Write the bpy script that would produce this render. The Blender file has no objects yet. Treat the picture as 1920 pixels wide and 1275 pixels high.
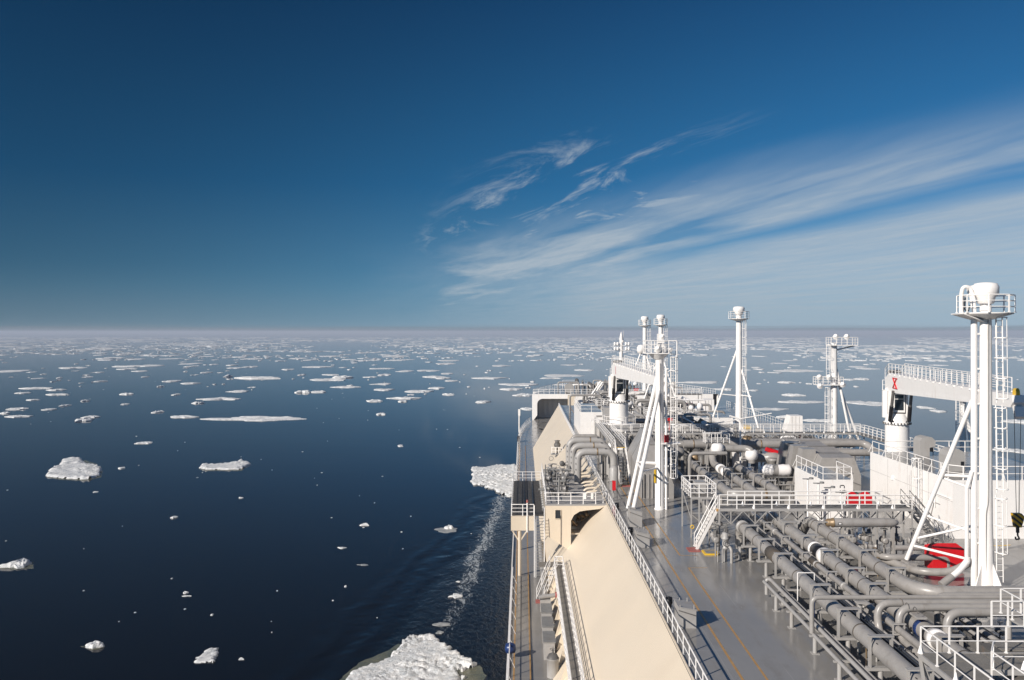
import bpy, math, random
from mathutils import Vector, Matrix, noise
R = math.radians
random.seed(7)
S = bpy.context.scene
COL = S.collection
CZ = 41.0          # height of the eye above the sea
F = 1600.0
VU, VV = 980.0, 622.0
ZT, ZM = 24.0, 17.0   # trunk deck, main deck

# ---------------------------------------------------------------- camera
cam = bpy.data.cameras.new('camera'); co = bpy.data.objects.new('camera', cam); COL.objects.link(co)
co.location = (0, 0, CZ); co.rotation_euler = (R(90), 0, 0)
cam.sensor_width = 36; cam.lens = 30.0
cam.shift_x = -(VU-960)/1920; cam.shift_y = -(637.5-VV)/1920
cam.clip_start = 0.3; cam.clip_end = 80000
S.camera = co
S.view_settings.view_transform = 'Standard'; S.view_settings.look = 'None'
S.view_settings.gamma = 1; S.view_settings.exposure = 0.12
S.view_settings.use_curve_mapping = False
S.cycles.max_bounces = 6; S.cycles.diffuse_bounces = 2; S.cycles.glossy_bounces = 3
S.cycles.transmission_bounces = 2; S.cycles.volume_bounces = 0; S.cycles.transparent_max_bounces = 6

# ---------------------------------------------------------------- node helper
class NT:
    def __init__(s, tree): s.t = tree; s.n = tree.nodes; s.l = tree.links
    def new(s, typ, **kw):
        nd = s.n.new(typ)
        for k, v in kw.items(): setattr(nd, k, v)
        return nd
    def put(s, sock, v):
        if hasattr(v, 'is_output') or isinstance(v, bpy.types.NodeSocket): s.l.new(v, sock)
        else: sock.default_value = v
    def m(s, op, a, b=0.0, c=0.0, clamp=False):
        nd = s.new('ShaderNodeMath', operation=op); nd.use_clamp = clamp
        s.put(nd.inputs[0], a); s.put(nd.inputs[1], b); s.put(nd.inputs[2], c)
        return nd.outputs[0]
    def vm(s, op, a, b=(0, 0, 0), out=0):
        nd = s.new('ShaderNodeVectorMath', operation=op)
        s.put(nd.inputs[0], a); s.put(nd.inputs[1], b)
        return nd.outputs[out]
    def ss(s, x, a, b, lo=0.0, hi=1.0):
        nd = s.new('ShaderNodeMapRange', interpolation_type='SMOOTHSTEP')
        s.put(nd.inputs[0], x); s.put(nd.inputs[1], a); s.put(nd.inputs[2], b); s.put(nd.inputs[3], lo); s.put(nd.inputs[4], hi)
        return nd.outputs[0]
    def lin(s, x, a, b, lo=0.0, hi=1.0):
        nd = s.new('ShaderNodeMapRange'); nd.clamp = True
        s.put(nd.inputs[0], x); s.put(nd.inputs[1], a); s.put(nd.inputs[2], b); s.put(nd.inputs[3], lo); s.put(nd.inputs[4], hi)
        return nd.outputs[0]
    def mix(s, f, a, b, blend='MIX'):
        nd = s.new('ShaderNodeMix', data_type='RGBA', blend_type=blend)
        s.put(nd.inputs[0], f); s.put(nd.inputs[6], a); s.put(nd.inputs[7], b)
        return nd.outputs[2]
    def noise(s, vec, scale, detail=3.0, rough=0.5, dist=0.0, out=0):
        nd = s.new('ShaderNodeTexNoise')
        s.put(nd.inputs['Vector'], vec); s.put(nd.inputs['Scale'], scale); s.put(nd.inputs['Detail'], detail)
        s.put(nd.inputs['Roughness'], rough); s.put(nd.inputs['Distortion'], dist)
        return nd.outputs[out]
    def comb(s, x, y, z):
        nd = s.new('ShaderNodeCombineXYZ'); s.put(nd.inputs[0], x); s.put(nd.inputs[1], y); s.put(nd.inputs[2], z); return nd.outputs[0]
    def sep(s, v):
        nd = s.new('ShaderNodeSeparateXYZ'); s.put(nd.inputs[0], v); return nd.outputs

# ---------------------------------------------------------------- sun and sky
SUN_AZ = math.atan2(-0.75, -0.66)            # direction towards the sun, measured from +Y towards +X
SUN_EL = R(27)
sdir = Vector((math.sin(SUN_AZ)*math.cos(SUN_EL), math.cos(SUN_AZ)*math.cos(SUN_EL), math.sin(SUN_EL)))
sl = bpy.data.lights.new('sun', 'SUN'); sl.energy = 5.0; sl.angle = R(0.5); sl.color = (1.0, 0.93, 0.84)
so = bpy.data.objects.new('sun', sl); COL.objects.link(so); so.location = (-60, -60, 120)
so.rotation_euler = (-sdir).to_track_quat('-Z', 'Y').to_euler()

W = bpy.data.worlds.new('World'); S.world = W; W.use_nodes = True
t = NT(W.node_tree); t.n.clear()
out = t.new('ShaderNodeOutputWorld'); bg = t.new('ShaderNodeBackground')
t.l.new(bg.outputs[0], out.inputs[0])
sky = t.new('ShaderNodeTexSky', sky_type='NISHITA'); sky.sun_disc = False
sky.sun_elevation = SUN_EL; sky.sun_rotation = SUN_AZ % (2*math.pi)
sky.altitude = 50; sky.air_density = 1.0; sky.dust_density = 0.4; sky.ozone_density = 2.5
tc = t.new('ShaderNodeTexCoord'); D = t.vm('NORMALIZE', tc.outputs['Generated'])
dx, dy, dz = t.sep(D)
# light of a clear sky is polarised most strongly at right angles to the sun: the filter on the lens darkens it there
cosg = t.vm('DOT_PRODUCT', D, tuple(sdir), out='Value')
sin2 = t.m('SUBTRACT', 1.0, t.m('MULTIPLY', cosg, cosg))
pol = t.m("SUBTRACT", 1.0, t.m("MULTIPLY", t.m("POWER", sin2, 1.6), 0.72))
ramp = t.new('ShaderNodeValToRGB'); t.put(ramp.inputs[0], t.m('POWER', t.m('MAXIMUM', dz, 0.0), 0.5))
stops = [(0.0, (.33, .60, .80)), (0.10, (.27, .56, .80)), (0.22, (.15, .44, .72)), (0.41, (.030, .225, .52)), (0.60, (.013, .110, .305)), (1.0, (.004, .05, .18))]
cr_ = ramp.color_ramp
while len(cr_.elements) < len(stops): cr_.elements.new(0.5)
for e, (p_, c_) in zip(cr_.elements, stops): e.position = p_; e.color = c_+(1,)
clear_ = t.vm('MULTIPLY', ramp.outputs[0], (9.0, 9.2, 9.4))
nish = t.vm('MULTIPLY', sky.outputs[0], (0.05, 0.085, 0.10))
base = t.vm('ADD', clear_, nish)
sc = t.new('ShaderNodeVectorMath', operation='SCALE'); t.put(sc.inputs[0], base); t.put(sc.inputs[3], pol); base = sc.outputs[0]
# horizon veil
zz = t.m('MAXIMUM', dz, 0.004)
px = t.m('DIVIDE', dx, zz); py = t.m('DIVIDE', dy, zz)
cc = t.m('ADD', t.m('MULTIPLY', px, 0.978), t.m('MULTIPLY', py, 0.208))
aa = t.m('ADD', t.m('MULTIPLY', px, -0.208), t.m('MULTIPLY', py, 0.978))
warp = t.noise(t.comb(t.m('MULTIPLY', cc, 0.5), t.m('MULTIPLY', aa, 0.16), 0.0), 1.0, 4.0, 0.55)
cw = t.m('ADD', cc, t.m('MULTIPLY', t.m('SUBTRACT', warp, 0.5), 1.1))
n1 = t.noise(t.comb(t.m('MULTIPLY', cw, 1.3), t.m('MULTIPLY', aa, 0.20), 3.0), 1.0, 5.0, 0.52, 0.3)
n2 = t.noise(t.comb(t.m('MULTIPLY', cw, 1.9), t.m('ADD', t.m('MULTIPLY', aa, 0.42), t.m('MULTIPLY', cc, 0.5)), 2.0), 1.0, 7.0, 0.66, 0.9)
n3 = t.noise(t.comb(t.m('MULTIPLY', cc, 7.0), t.m('MULTIPLY', aa, 1.4), 5.0), 1.0, 4.0, 0.6, 0.8)
sheet = t.m('MULTIPLY', t.ss(cw, 4.0, 5.2), t.lin(n1, 0.3, 0.65, 0.72, 1.0))
cup = t.m('MAXIMUM', t.m('SUBTRACT', 4.05, t.m('MULTIPLY', aa, 0.28)), 1.1)
rise = t.ss(t.m('SUBTRACT', cw, cup), -0.7, 0.8)
fall = t.ss(cw, 3.7, 4.35, 1.0, 0.12)
band = t.m('MULTIPLY', t.m('MULTIPLY', rise, fall), t.lin(n1, 0.34, 0.60, 0.15, 1.0))
band = t.m('MULTIPLY', band, t.ss(aa, 2.2, 4.5, 0.2, 1.0))
wz = t.m('MULTIPLY', t.ss(cc, 0.6, 1.3), t.ss(cc, 2.0, 3.4, 1.0, 0.15))
wz = t.m('MULTIPLY', wz, t.m('MULTIPLY', t.ss(aa, 3.4, 5.0), t.ss(aa, 8.5, 12.0, 1.0, 0.0)))
wisp = t.m('MULTIPLY', wz, t.ss(n2, 0.50, 0.72))
angr0 = t.m('DIVIDE', cw, t.m('MAXIMUM', aa, 0.5))
an = t.noise(t.comb(t.m('MULTIPLY', angr0, 5.0), t.m('MULTIPLY', dz, 14.0), 7.0), 1.0, 6.0, 0.62, 0.5)
angr = t.m('ADD', angr0, t.m('MULTIPLY', t.m('SUBTRACT', an, 0.5), 0.22))
far = t.m('MULTIPLY', t.m('MULTIPLY', t.ss(angr, 0.0, 0.36), t.ss(aa, 7.0, 16.0)), t.lin(n1, 0.3, 0.65, 0.6, 1.0))
band = t.m('MULTIPLY', band, t.ss(angr, 0.07, 0.17))
sheet = t.m('MULTIPLY', sheet, t.ss(angr, 0.05, 0.36))
cl = t.m('MAXIMUM', t.m('MAXIMUM', sheet, t.m('MULTIPLY', band, 0.95)), t.m('MAXIMUM', t.m('MULTIPLY', wisp, 0.95), far))
cl = t.m('MULTIPLY', cl, t.lin(n3, 0.25, 0.7, 0.82, 1.05))
cl = t.m('MULTIPLY', cl, t.ss(dz, 0.0, 0.03, 0.85, 1.0), clamp=True)
cl = t.m('MULTIPLY', cl, 0.86)
col = t.mix(cl, base, (4.5, 5.15, 5.75, 1))
# distant bank of low cloud lying on the horizon
hn = t.noise(t.comb(t.m('MULTIPLY', dx, 6.0), t.m('MULTIPLY', dy, 6.0), t.m('MULTIPLY', dz, 500.0)), 1.0, 4.0, 0.6)
edge = t.m('ADD', 0.0050, t.m('MULTIPLY', t.m('SUBTRACT', hn, 0.5), 0.010))
hb = t.ss(t.m('SUBTRACT', edge, dz), -0.0034, 0.0026)
hz = t.ss(dz, 0.0, 0.08, 0.25, 0.0)
col = t.mix(hz, col, (2.0, 2.8, 3.4, 1))
col = t.mix(t.m('MULTIPLY', hb, 0.72), col, (1.8, 2.25, 2.7, 1))
t.put(bg.inputs[0], col); bg.inputs[1].default_value = 0.092

# ---------------------------------------------------------------- geometry helpers
def G(u, v, h):
    Y = F*h/(v-VV); return Vector(((u-VU)*Y/F, Y, CZ-h))
def A(u, v, Y):
    return Vector(((u-VU)*Y/F, Y, CZ-(v-VV)*Y/F))

def frame(d):
    d = Vector(d).normalized()
    a = Vector((0, 0, 1)) if abs(d.z) < 0.95 else Vector((1, 0, 0))
    x = d.cross(a).normalized(); y = x.cross(d).normalized()
    return d, x, y

class MB:
    def __init__(s): s.v = []; s.f = []; s.s = []
    def add(s, vs, fs, smooth=False):
        o = len(s.v); s.v += [tuple(p) for p in vs]
        s.f += [tuple(i+o for i in f) for f in fs]; s.s += [smooth]*len(fs); return s
    def box(s, c, sz, rz=0.0):
        hx, hy, hz = sz[0]/2, sz[1]/2, sz[2]/2; ca, sa = math.cos(rz), math.sin(rz)
        vs = []
        for x, y, z in ((-hx,-hy,-hz),(hx,-hy,-hz),(hx,hy,-hz),(-hx,hy,-hz),(-hx,-hy,hz),(hx,-hy,hz),(hx,hy,hz),(-hx,hy,hz)):
            vs.append((c[0]+x*ca-y*sa, c[1]+x*sa+y*ca, c[2]+z))
        return s.add(vs, [(0,3,2,1),(4,5,6,7),(0,1,5,4),(1,2,6,5),(2,3,7,6),(3,0,4,7)])
    def bx(s, x0, x1, y0, y1, z0, z1):
        return s.box(((x0+x1)/2, (y0+y1)/2, (z0+z1)/2), (abs(x1-x0), abs(y1-y0), abs(z1-z0)))
    def beam(s, p0, p1, w, h):
        p0 = Vector(p0); p1 = Vector(p1); d, x, y = frame(p1-p0)
        vs = []
        for p in (p0, p1):
            for a, b in ((-1,-1),(1,-1),(1,1),(-1,1)): vs.append(p + x*a*w/2 + y*b*h/2)
        return s.add(vs, [(3,2,1,0),(4,5,6,7),(0,1,5,4),(1,2,6,5),(2,3,7,6),(3,0,4,7)])
    def tube(s, p0, p1, r, n=8, r2=None, caps=True):
        p0 = Vector(p0); p1 = Vector(p1); r2 = r if r2 is None else r2
        d, x, y = frame(p1-p0); vs = []
        for p, rr in ((p0, r), (p1, r2)):
            for i in range(n):
                a = 2*math.pi*i/n; vs.append(p + x*math.cos(a)*rr + y*math.sin(a)*rr)
        s.add(vs, [(i, (i+1) % n, n+(i+1) % n, n+i) for i in range(n)], True)
        if caps:
            s.add(vs[:n], [tuple(range(n-1, -1, -1))]); s.add(vs[n:], [tuple(range(n))])
        return s
    def path(s, pts, r, n=10, bend=None, seg=5, caps=True):
        pts = [Vector(p) for p in pts]; bend = bend if bend is not None else r*2.0
        P = [pts[0]]
        for i in range(1, len(pts)-1):
            a, b, c = pts[i-1], pts[i], pts[i+1]
            d1 = (a-b); d2 = (c-b); l = min(bend, d1.length*0.49, d2.length*0.49)
            q0 = b + d1.normalized()*l; q1 = b + d2.normalized()*l
            if bend < 1e-4: P.append(b); continue
            for k in range(seg+1):
                tt = k/seg; P.append(q0*(1-tt)**2 + b*2*tt*(1-tt) + q1*tt*tt)
        P.append(pts[-1])
        dirs = []
        for i in range(len(P)):
            if i == 0: dd = P[1]-P[0]
            elif i == len(P)-1: dd = P[-1]-P[-2]
            else: dd = (P[i]-P[i-1]).normalized() + (P[i+1]-P[i]).normalized()
            dirs.append(dd.normalized() if dd.length > 1e-9 else Vector((0, 0, 1)))
        _, x, y = frame(dirs[0]); vs = []
        for i, p in enumerate(P):
            d = dirs[i]; x = (x - d*x.dot(d)); x = x.normalized() if x.length > 1e-6 else frame(d)[1]; y = d.cross(x)
            for k in range(n):
                a = 2*math.pi*k/n; vs.append(p + x*math.cos(a)*r + y*math.sin(a)*r)
        fs = []
        for i in range(len(P)-1):
            for k in range(n):
                k2 = (k+1) % n; fs.append((i*n+k, i*n+k2, (i+1)*n+k2, (i+1)*n+k))
        s.add(vs, fs, True)
        if caps:
            s.add(vs[:n], [tuple(range(n-1, -1, -1))]); s.add(vs[-n:], [tuple(range(n))])
        return s
    def lathe(s, c, prof, n=16, axis='Z', smooth=True):
        vs = []
        for r, z in prof:
            for i in range(n):
                a = 2*math.pi*i/n; p = (r*math.cos(a), r*math.sin(a), z)
                if axis == 'Y': p = (p[0], z, p[1])
                if axis == 'X': p = (z, p[0], p[1])
                vs.append((c[0]+p[0], c[1]+p[1], c[2]+p[2]))
        fs = []
        for j in range(len(prof)-1):
            for i in range(n):
                k = (i+1) % n; f = (j*n+i, j*n+k, (j+1)*n+k, (j+1)*n+i)
                fs.append(f if axis != 'Y' else f[::-1])
        s.add(vs, fs, smooth)
        if prof[0][0] > 0.001: s.add(vs[:n], [tuple(range(n-1, -1, -1))])
        if prof[-1][0] > 0.001: s.add(vs[-n:], [tuple(range(n))])
        return s
    def hoop(s, c, r, rt, a0=0.0, a1=360.0, n=12, axis='Z', k=4):
        pts = []; closed = abs(a1-a0) >= 359.9
        for i in range(n+1):
            a = R(a0 + (a1-a0)*i/n); p = (math.cos(a)*r, math.sin(a)*r, 0)
            if axis == 'X': p = (0, p[0], p[1])
            if axis == 'Y': p = (p[0], 0, p[1])
            pts.append((c[0]+p[0], c[1]+p[1], c[2]+p[2]))
        return s.path(pts, rt, k, bend=0.00001, seg=1, caps=not closed)
    def prism(s, pts, dvec):
        """closed polygon (3-D points) pushed along dvec"""
        n = len(pts); d = Vector(dvec); a = [Vector(p) for p in pts]; b = [p+d for p in a]
        return s.add(a+b, [tuple(range(n-1, -1, -1)), tuple(range(n, 2*n))] + [(i, (i+1) % n, n+(i+1) % n, n+i) for i in range(n)])
    def plate(s, x0, x1, y0, y1, z):
        return s.add([(x0,y0,z),(x1,y0,z),(x1,y1,z),(x0,y1,z)], [(0,1,2,3)])
    def mesh(s, name, off=(0, 0, 0)):
        me = bpy.data.meshes.new(name); o = off
        me.from_pydata([(p[0]-o[0], p[1]-o[1], p[2]-o[2]) for p in s.v], [], s.f)
        me.polygons.foreach_set('use_smooth', s.s); me.update()
        return me

def wloc(o):
    l = Vector(o.location)
    while o.parent: o = o.parent; l = l + Vector(o.location)
    return l
def thing(name, label, cat, loc=(0, 0, 0), group=None):
    o = bpy.data.objects.new(name, None); COL.objects.link(o); o.location = loc; o.empty_display_size = 0.5
    o['label'] = label; o['category'] = cat
    if group: o['group'] = group
    return o
def part(name, mb, mat, parent, label=None, kind=None):
    me = mb.mesh(name, wloc(parent) if parent else (0, 0, 0)); me.materials.append(mat)
    o = bpy.data.objects.new(name, me); COL.objects.link(o)
    if parent: o.parent = parent
    if label: o['label'] = label
    if kind: o['kind'] = kind
    return o
def solo(name, mb, mat, label, cat, group=None, loc=(0, 0, 0)):
    me = mb.mesh(name, loc); me.materials.append(mat)
    o = bpy.data.objects.new(name, me); COL.objects.link(o); o.location = loc
    o['label'] = label; o['category'] = cat
    if group: o['group'] = group
    return o
def inst(name, me, parent, loc, rz=0.0):
    """a piece sharing its mesh; loc in world space"""
    o = bpy.data.objects.new(name, me); COL.objects.link(o); o.parent = parent
    o.location = Vector(loc) - wloc(parent); o.rotation_euler = (0, 0, rz); return o
def meshof(name, mb, mat):
    me = mb.mesh(name); me.materials.append(mat); return me
def copy_thing(root, loc, label, rz=0.0):
    r = root.copy(); COL.objects.link(r); r.location = loc; r.rotation_euler = (0, 0, rz); r['label'] = label
    for ch in list(root.children):
        c = ch.copy(); COL.objects.link(c); c.parent = r
        for g in list(ch.children):
            d = g.copy(); COL.objects.link(d); d.parent = c
    return r

# ---------------------------------------------------------------- materials
def mat(name, col, rough=0.5, metal=0.0, var=0.08, scale=1.5, bump=0.0, bscale=20.0, dirt=None, dirt_amt=0.0, dscale=0.8, spec=0.5, coat=0.0):
    m = bpy.data.materials.new(name); m.use_nodes = True; q = NT(m.node_tree)
    b = q.n['Principled BSDF']; tcn = q.new('ShaderNodeTexCoord'); P = tcn.outputs['Object']
    geo = q.new('ShaderNodeNewGeometry'); P = geo.outputs['Position']
    n = q.noise(P, scale, 5.0, 0.6)
    c0 = tuple(x*(1-var) for x in col)+(1,); c1 = tuple(min(1, x*(1+var)) for x in col)+(1,)
    c = q.mix(q.lin(n, 0.3, 0.7), c0, c1)
    if dirt:
        # streaks that run downwards
        x, y, z = q.sep(P)
        sv = q.comb(q.m('MULTIPLY', x, 1.0), q.m('MULTIPLY', y, 1.0), q.m('MULTIPLY', z, 0.25))
        dn = q.noise(sv, dscale, 6.0, 0.7)
        c = q.mix(q.m('MULTIPLY', q.ss(dn, 0.52, 0.75), dirt_amt), c, tuple(dirt)+(1,))
    q.put(b.inputs['Base Color'], c)
    q.put(b.inputs['Roughness'], q.lin(q.noise(P, scale*2.3, 4.0, 0.6), 0.3, 0.7, max(0.03, rough-0.06), rough+0.08))
    b.inputs['Metallic'].default_value = metal
    b.inputs['Specular IOR Level'].default_value = spec
    if coat: b.inputs['Coat Weight'].default_value = coat; b.inputs['Coat Roughness'].default_value = 0.15
    if bump:
        bn = q.new('ShaderNodeBump'); bn.inputs['Strength'].default_value = bump; bn.inputs['Distance'].default_value = 0.05
        q.put(bn.inputs['Height'], q.noise(P, bscale, 5.0, 0.6)); q.put(b.inputs['Normal'], bn.outputs[0])
    return m

M = {}
M['white'] = mat('white_paint', (0.86, 0.83, 0.80), 0.38, dirt=(0.48, 0.33, 0.22), dirt_amt=0.26, dscale=1.6, var=0.03)
M['cream'] = mat('cream_paint', (0.69, 0.59, 0.462), 0.40, dirt=(0.55, 0.44, 0.32), dirt_amt=0.22, dscale=0.12, var=0.03, scale=0.12)
M['grey'] = mat('pipe_grey_paint', (0.305, 0.288, 0.272), 0.34, dirt=(0.15, 0.125, 0.10), dirt_amt=0.55, dscale=1.2, var=0.10)
M['lgrey'] = mat('light_grey_paint', (0.36, 0.345, 0.33), 0.42, dirt=(0.25, 0.2, 0.16), dirt_amt=0.4, dscale=1.0, var=0.06)
M['dgrey'] = mat('dark_grey_machinery', (0.115, 0.11, 0.105), 0.5, dirt=(0.2, 0.12, 0.07), dirt_amt=0.5, dscale=2.0, var=0.2)
M['steel'] = mat('galvanised_steel', (0.26, 0.255, 0.245), 0.45, metal=0.2, dirt=(0.22, 0.14, 0.08), dirt_amt=0.4, var=0.12)
M['black'] = mat('black_rubber', (0.012, 0.012, 0.014), 0.35, var=0.2)
M['glass'] = mat('dark_window_glass', (0.02, 0.025, 0.03), 0.08, var=0.1)
M['red'] = mat('red_paint', (0.60, 0.012, 0.018), 0.38, var=0.06)
M['mutedred'] = mat('faded_red_paint', (0.36, 0.10, 0.085), 0.5, var=0.12)
M['yellow'] = mat('yellow_paint', (0.72, 0.45, 0.03), 0.45, var=0.08)
M['orange'] = mat('ochre_line_paint', (0.44, 0.25, 0.085), 0.4, var=0.15, scale=3)
M['band'] = mat('dark_pipe_band', (0.09, 0.075, 0.06), 0.5, var=0.2)
M['brass'] = mat('brown_weathered_metal', (0.23, 0.16, 0.09), 0.45, metal=0.3, var=0.25, scale=4)
M['conduit'] = mat('dark_conduit', (0.05, 0.056, 0.068), 0.35, var=0.2)
M['blue'] = mat('dark_blue_cover', (0.015, 0.035, 0.12), 0.3, var=0.2)
M['grating'] = mat('dark_grating', (0.060, 0.056, 0.052), 0.6, var=0.12, bump=0.4, bscale=8)
M['walk'] = mat('walkway_grating', (0.20, 0.185, 0.165), 0.55, var=0.12, bump=0.3, bscale=10)
M['cap'] = mat('white_insulation', (0.82, 0.79, 0.77), 0.45, var=0.02)

def deckmat(name, col, spacing):
    m = bpy.data.materials.new(name); m.use_nodes = True; q = NT(m.node_tree); b = q.n['Principled BSDF']
    geo = q.new('ShaderNodeNewGeometry'); P = geo.outputs['Position']; x, y, z = q.sep(P)
    big = q.noise(P, 0.10, 4.0, 0.6); mid = q.noise(q.comb(x, q.m('MULTIPLY', y, 0.35), 0.0), 0.9, 6.0, 0.65); fine = q.noise(P, 12.0, 3.0, 0.6)
    c = q.mix(q.lin(big, 0.3, 0.7), tuple(k*0.88 for k in col)+(1,), tuple(k*1.10 for k in col)+(1,))
    c = q.mix(q.m('MULTIPLY', q.ss(mid, 0.50, 0.72), 0.45), c, (col[0]*0.70, col[1]*0.64, col[2]*0.57, 1))
    c = q.mix(q.m('MULTIPLY', q.ss(fine, 0.55, 0.75), 0.15), c, (col[0]*1.3, col[1]*1.3, col[2]*1.3, 1))
    def seam(co, per):
        fr = q.m('FRACT', q.m('DIVIDE', co, per)); d = q.m('ABSOLUTE', q.m('SUBTRACT', fr, 0.5))
        return q.ss(q.m('MULTIPLY', d, per), 0.0, 0.035, 1.0, 0.0)
    sm = q.m('MAXIMUM', seam(y, spacing), seam(x, spacing*0.42))
    # seams are broken: plates are not all the same
    sm = q.m('MULTIPLY', sm, q.ss(q.noise(P, 0.22, 2.0), 0.42, 0.56))
    c = q.mix(q.m('MULTIPLY', sm, 0.55), c, (col[0]*1.5, col[1]*1.48, col[2]*1.45, 1))
    q.put(b.inputs['Base Color'], c)
    q.put(b.inputs['Roughness'], q.lin(mid, 0.3, 0.75, 0.08, 0.30))
    b.inputs['Specular IOR Level'].default_value = 0.5
    bn = q.new('ShaderNodeBump'); bn.inputs['Strength'].default_value = 0.07; bn.inputs['Distance'].default_value = 0.05
    hgt = q.m('ADD', q.m('MULTIPLY', q.noise(P, 0.55, 4.0, 0.5), 0.9), q.m('ADD', q.m('MULTIPLY', sm, 0.25), q.m('MULTIPLY', fine, 0.05)))
    q.put(bn.inputs['Height'], hgt); q.put(b.inputs['Normal'], bn.outputs[0])
    return m
M['deck'] = deckmat('glossy_grey_deck_paint', (0.25, 0.24, 0.228), 7.0)
M['mdeck'] = deckmat('grey_main_deck_paint', (0.26, 0.245, 0.225), 3.2)

def stripemat():
    m = bpy.data.materials.new('black_yellow_stripes'); m.use_nodes = True; q = NT(m.node_tree); b = q.n['Principled BSDF']
    geo = q.new('ShaderNodeNewGeometry'); x, y, z = q.sep(geo.outputs['Position'])
    f = q.m('FRACT', q.m('MULTIPLY', q.m('ADD', q.m('MULTIPLY', x, 0.8), z), 2.6)); s_ = q.m('GREATER_THAN', f, 0.5)
    q.put(b.inputs['Base Color'], q.mix(s_, (0.015, 0.015, 0.015, 1), (0.75, 0.42, 0.02, 1))); b.inputs['Roughness'].default_value = 0.4
    return m
M['stripes'] = stripemat()

# ---------------------------------------------------------------- sea
def watermat():
    m = bpy.data.materials.new('calm_sea_water'); m.use_nodes = True; q = NT(m.node_tree); b = q.n['Principled BSDF']
    geo = q.new('ShaderNodeNewGeometry'); P = geo.outputs['Position']; x, y, z = q.sep(P)
    b.inputs['Base Color'].default_value = (0.0005, 0.0018, 0.0040, 1)
    b.inputs['IOR'].default_value = 1.333; b.inputs['Specular IOR Level'].default_value = 0.28
    # disturbed water inside the wave thrown by the bow: between the hull and a line leaving the bow
    edge = q.m('ADD', -7.0, q.m('MULTIPLY', q.m('SUBTRACT', y, 216.0), 0.158))          # x of the wave front
    en = q.m('MULTIPLY', q.m('SUBTRACT', q.noise(q.comb(x, q.m('MULTIPLY', y, 0.3), 0.0), 0.12, 3.0), 0.5), 5.0)
    dd = q.m('SUBTRACT', x, q.m('ADD', edge, en))                                       # metres inside the front
    inside = q.m('MULTIPLY', q.ss(dd, -1.0, 9.0), q.m('MULTIPLY', q.ss(x, -1.0, -2.0), q.ss(y, 222.0, 205.0)))
    outside = q.ss(dd, -9.0, 0.0)
    near = q.m('MULTIPLY', q.m('MULTIPLY', outside, q.ss(x, -1.0, -2.0)), q.ss(y, 235.0, 200.0))
    # long swell-like waves parallel with the front
    ph = q.m('ADD', q.m('MULTIPLY', dd, 1.15), q.m('MULTIPLY', q.noise(P, 0.09, 3.0, 0.6), 9.0))
    wv = q.m('MULTIPLY', q.m('SINE', ph), q.m('MULTIPLY', near, q.ss(dd, 16.0, 2.0, 0.15, 1.0)))
    chop = q.noise(q.comb(q.m('ADD', x, 0.0), q.m('MULTIPLY', y, 0.55), 0.0), 1.3, 5.0, 0.65, 0.6)
    chop2 = q.noise(q.comb(q.m('ADD', q.m('MULTIPLY', x, 0.8), q.m('MULTIPLY', y, 0.3)), q.m('MULTIPLY', y, 0.25), 0.0), 3.0, 4.0, 0.6)
    calm = q.noise(q.comb(q.m('MULTIPLY', x, 0.35), y, 0.0), 0.10, 3.0, 0.5)
    h = q.m('ADD', q.m('MULTIPLY', wv, 0.06), q.m('MULTIPLY', q.m('MULTIPLY', chop, inside), 0.12))
    h = q.m('ADD', h, q.m('MULTIPLY', q.m('MULTIPLY', chop2, inside), 0.05))
    h = q.m('ADD', h, q.m('MULTIPLY', calm, 0.02))
    bn = q.new('ShaderNodeBump'); bn.inputs['Strength'].default_value = 1.0; bn.inputs['Distance'].default_value = 1.0
    q.put(bn.inputs['Height'], h); q.put(b.inputs['Normal'], bn.outputs[0])
    # foam: a broken ribbon left by the ice grinding past the bow
    fx = q.m('ADD', -5.0, q.m('MULTIPLY', q.m('SUBTRACT', y, 213.0), 0.058))
    fw = q.lin(y, 100.0, 213.0, 2.4, 3.0)
    fd = q.m('DIVIDE', q.m('ABSOLUTE', q.m('SUBTRACT', q.m('ADD', x, q.m('MULTIPLY', q.m('SUBTRACT', q.noise(P, 0.06, 2.0), 0.5), 3.0)), fx)), fw)
    fm = q.m('MULTIPLY', q.ss(fd, 1.2, 0.1), q.m('MULTIPLY', q.ss(y, 222.0, 208.0), q.ss(y, 85.0, 165.0, 0.4, 1.0)))
    fn = q.noise(q.comb(q.m('ADD', x, q.m('MULTIPLY', y, 0.1)), q.m('MULTIPLY', y, 0.35), 0.0), 1.25, 9.0, 0.74, 1.3)
    thr = q.m('SUBTRACT', 0.66, q.m('MULTIPLY', fm, 0.22))
    foam = q.m('MULTIPLY', q.ss(q.m('SUBTRACT', fn, thr), -0.02, 0.14), q.ss(fm, 0.02, 0.2))
    # thin flecks elsewhere in the disturbed water
    fk = q.m('MULTIPLY', q.m('MULTIPLY', inside, q.ss(q.noise(P, 3.2, 8.0, 0.8, 0.5), 0.66, 0.74)), q.ss(x, -12.0, -3.0, 0.15, 0.8))
    foam = q.m('MULTIPLY', q.m('MAXIMUM', foam, q.m('MULTIPLY', fk, 0.45)), 0.85)
    foam = q.m('MULTIPLY', foam, 0.62)
    q.put(b.inputs['Base Color'], q.mix(foam, (0.0005, 0.0018, 0.0040, 1), (0.62, 0.66, 0.68, 1)))
    q.put(b.inputs['Roughness'], q.mix(foam, (0.055,)*3+(1,), (0.6,)*3+(1,)))
    return m
M['sea'] = watermat()
sea = MB()
sea.add([(-60000, -2500, 0), (60000, -2500, 0), (60000, 60000, 0), (-60000, 60000, 0)], [(0, 1, 2, 3)])
o = part('sea', sea, M['sea'], None, kind='structure')
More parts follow.
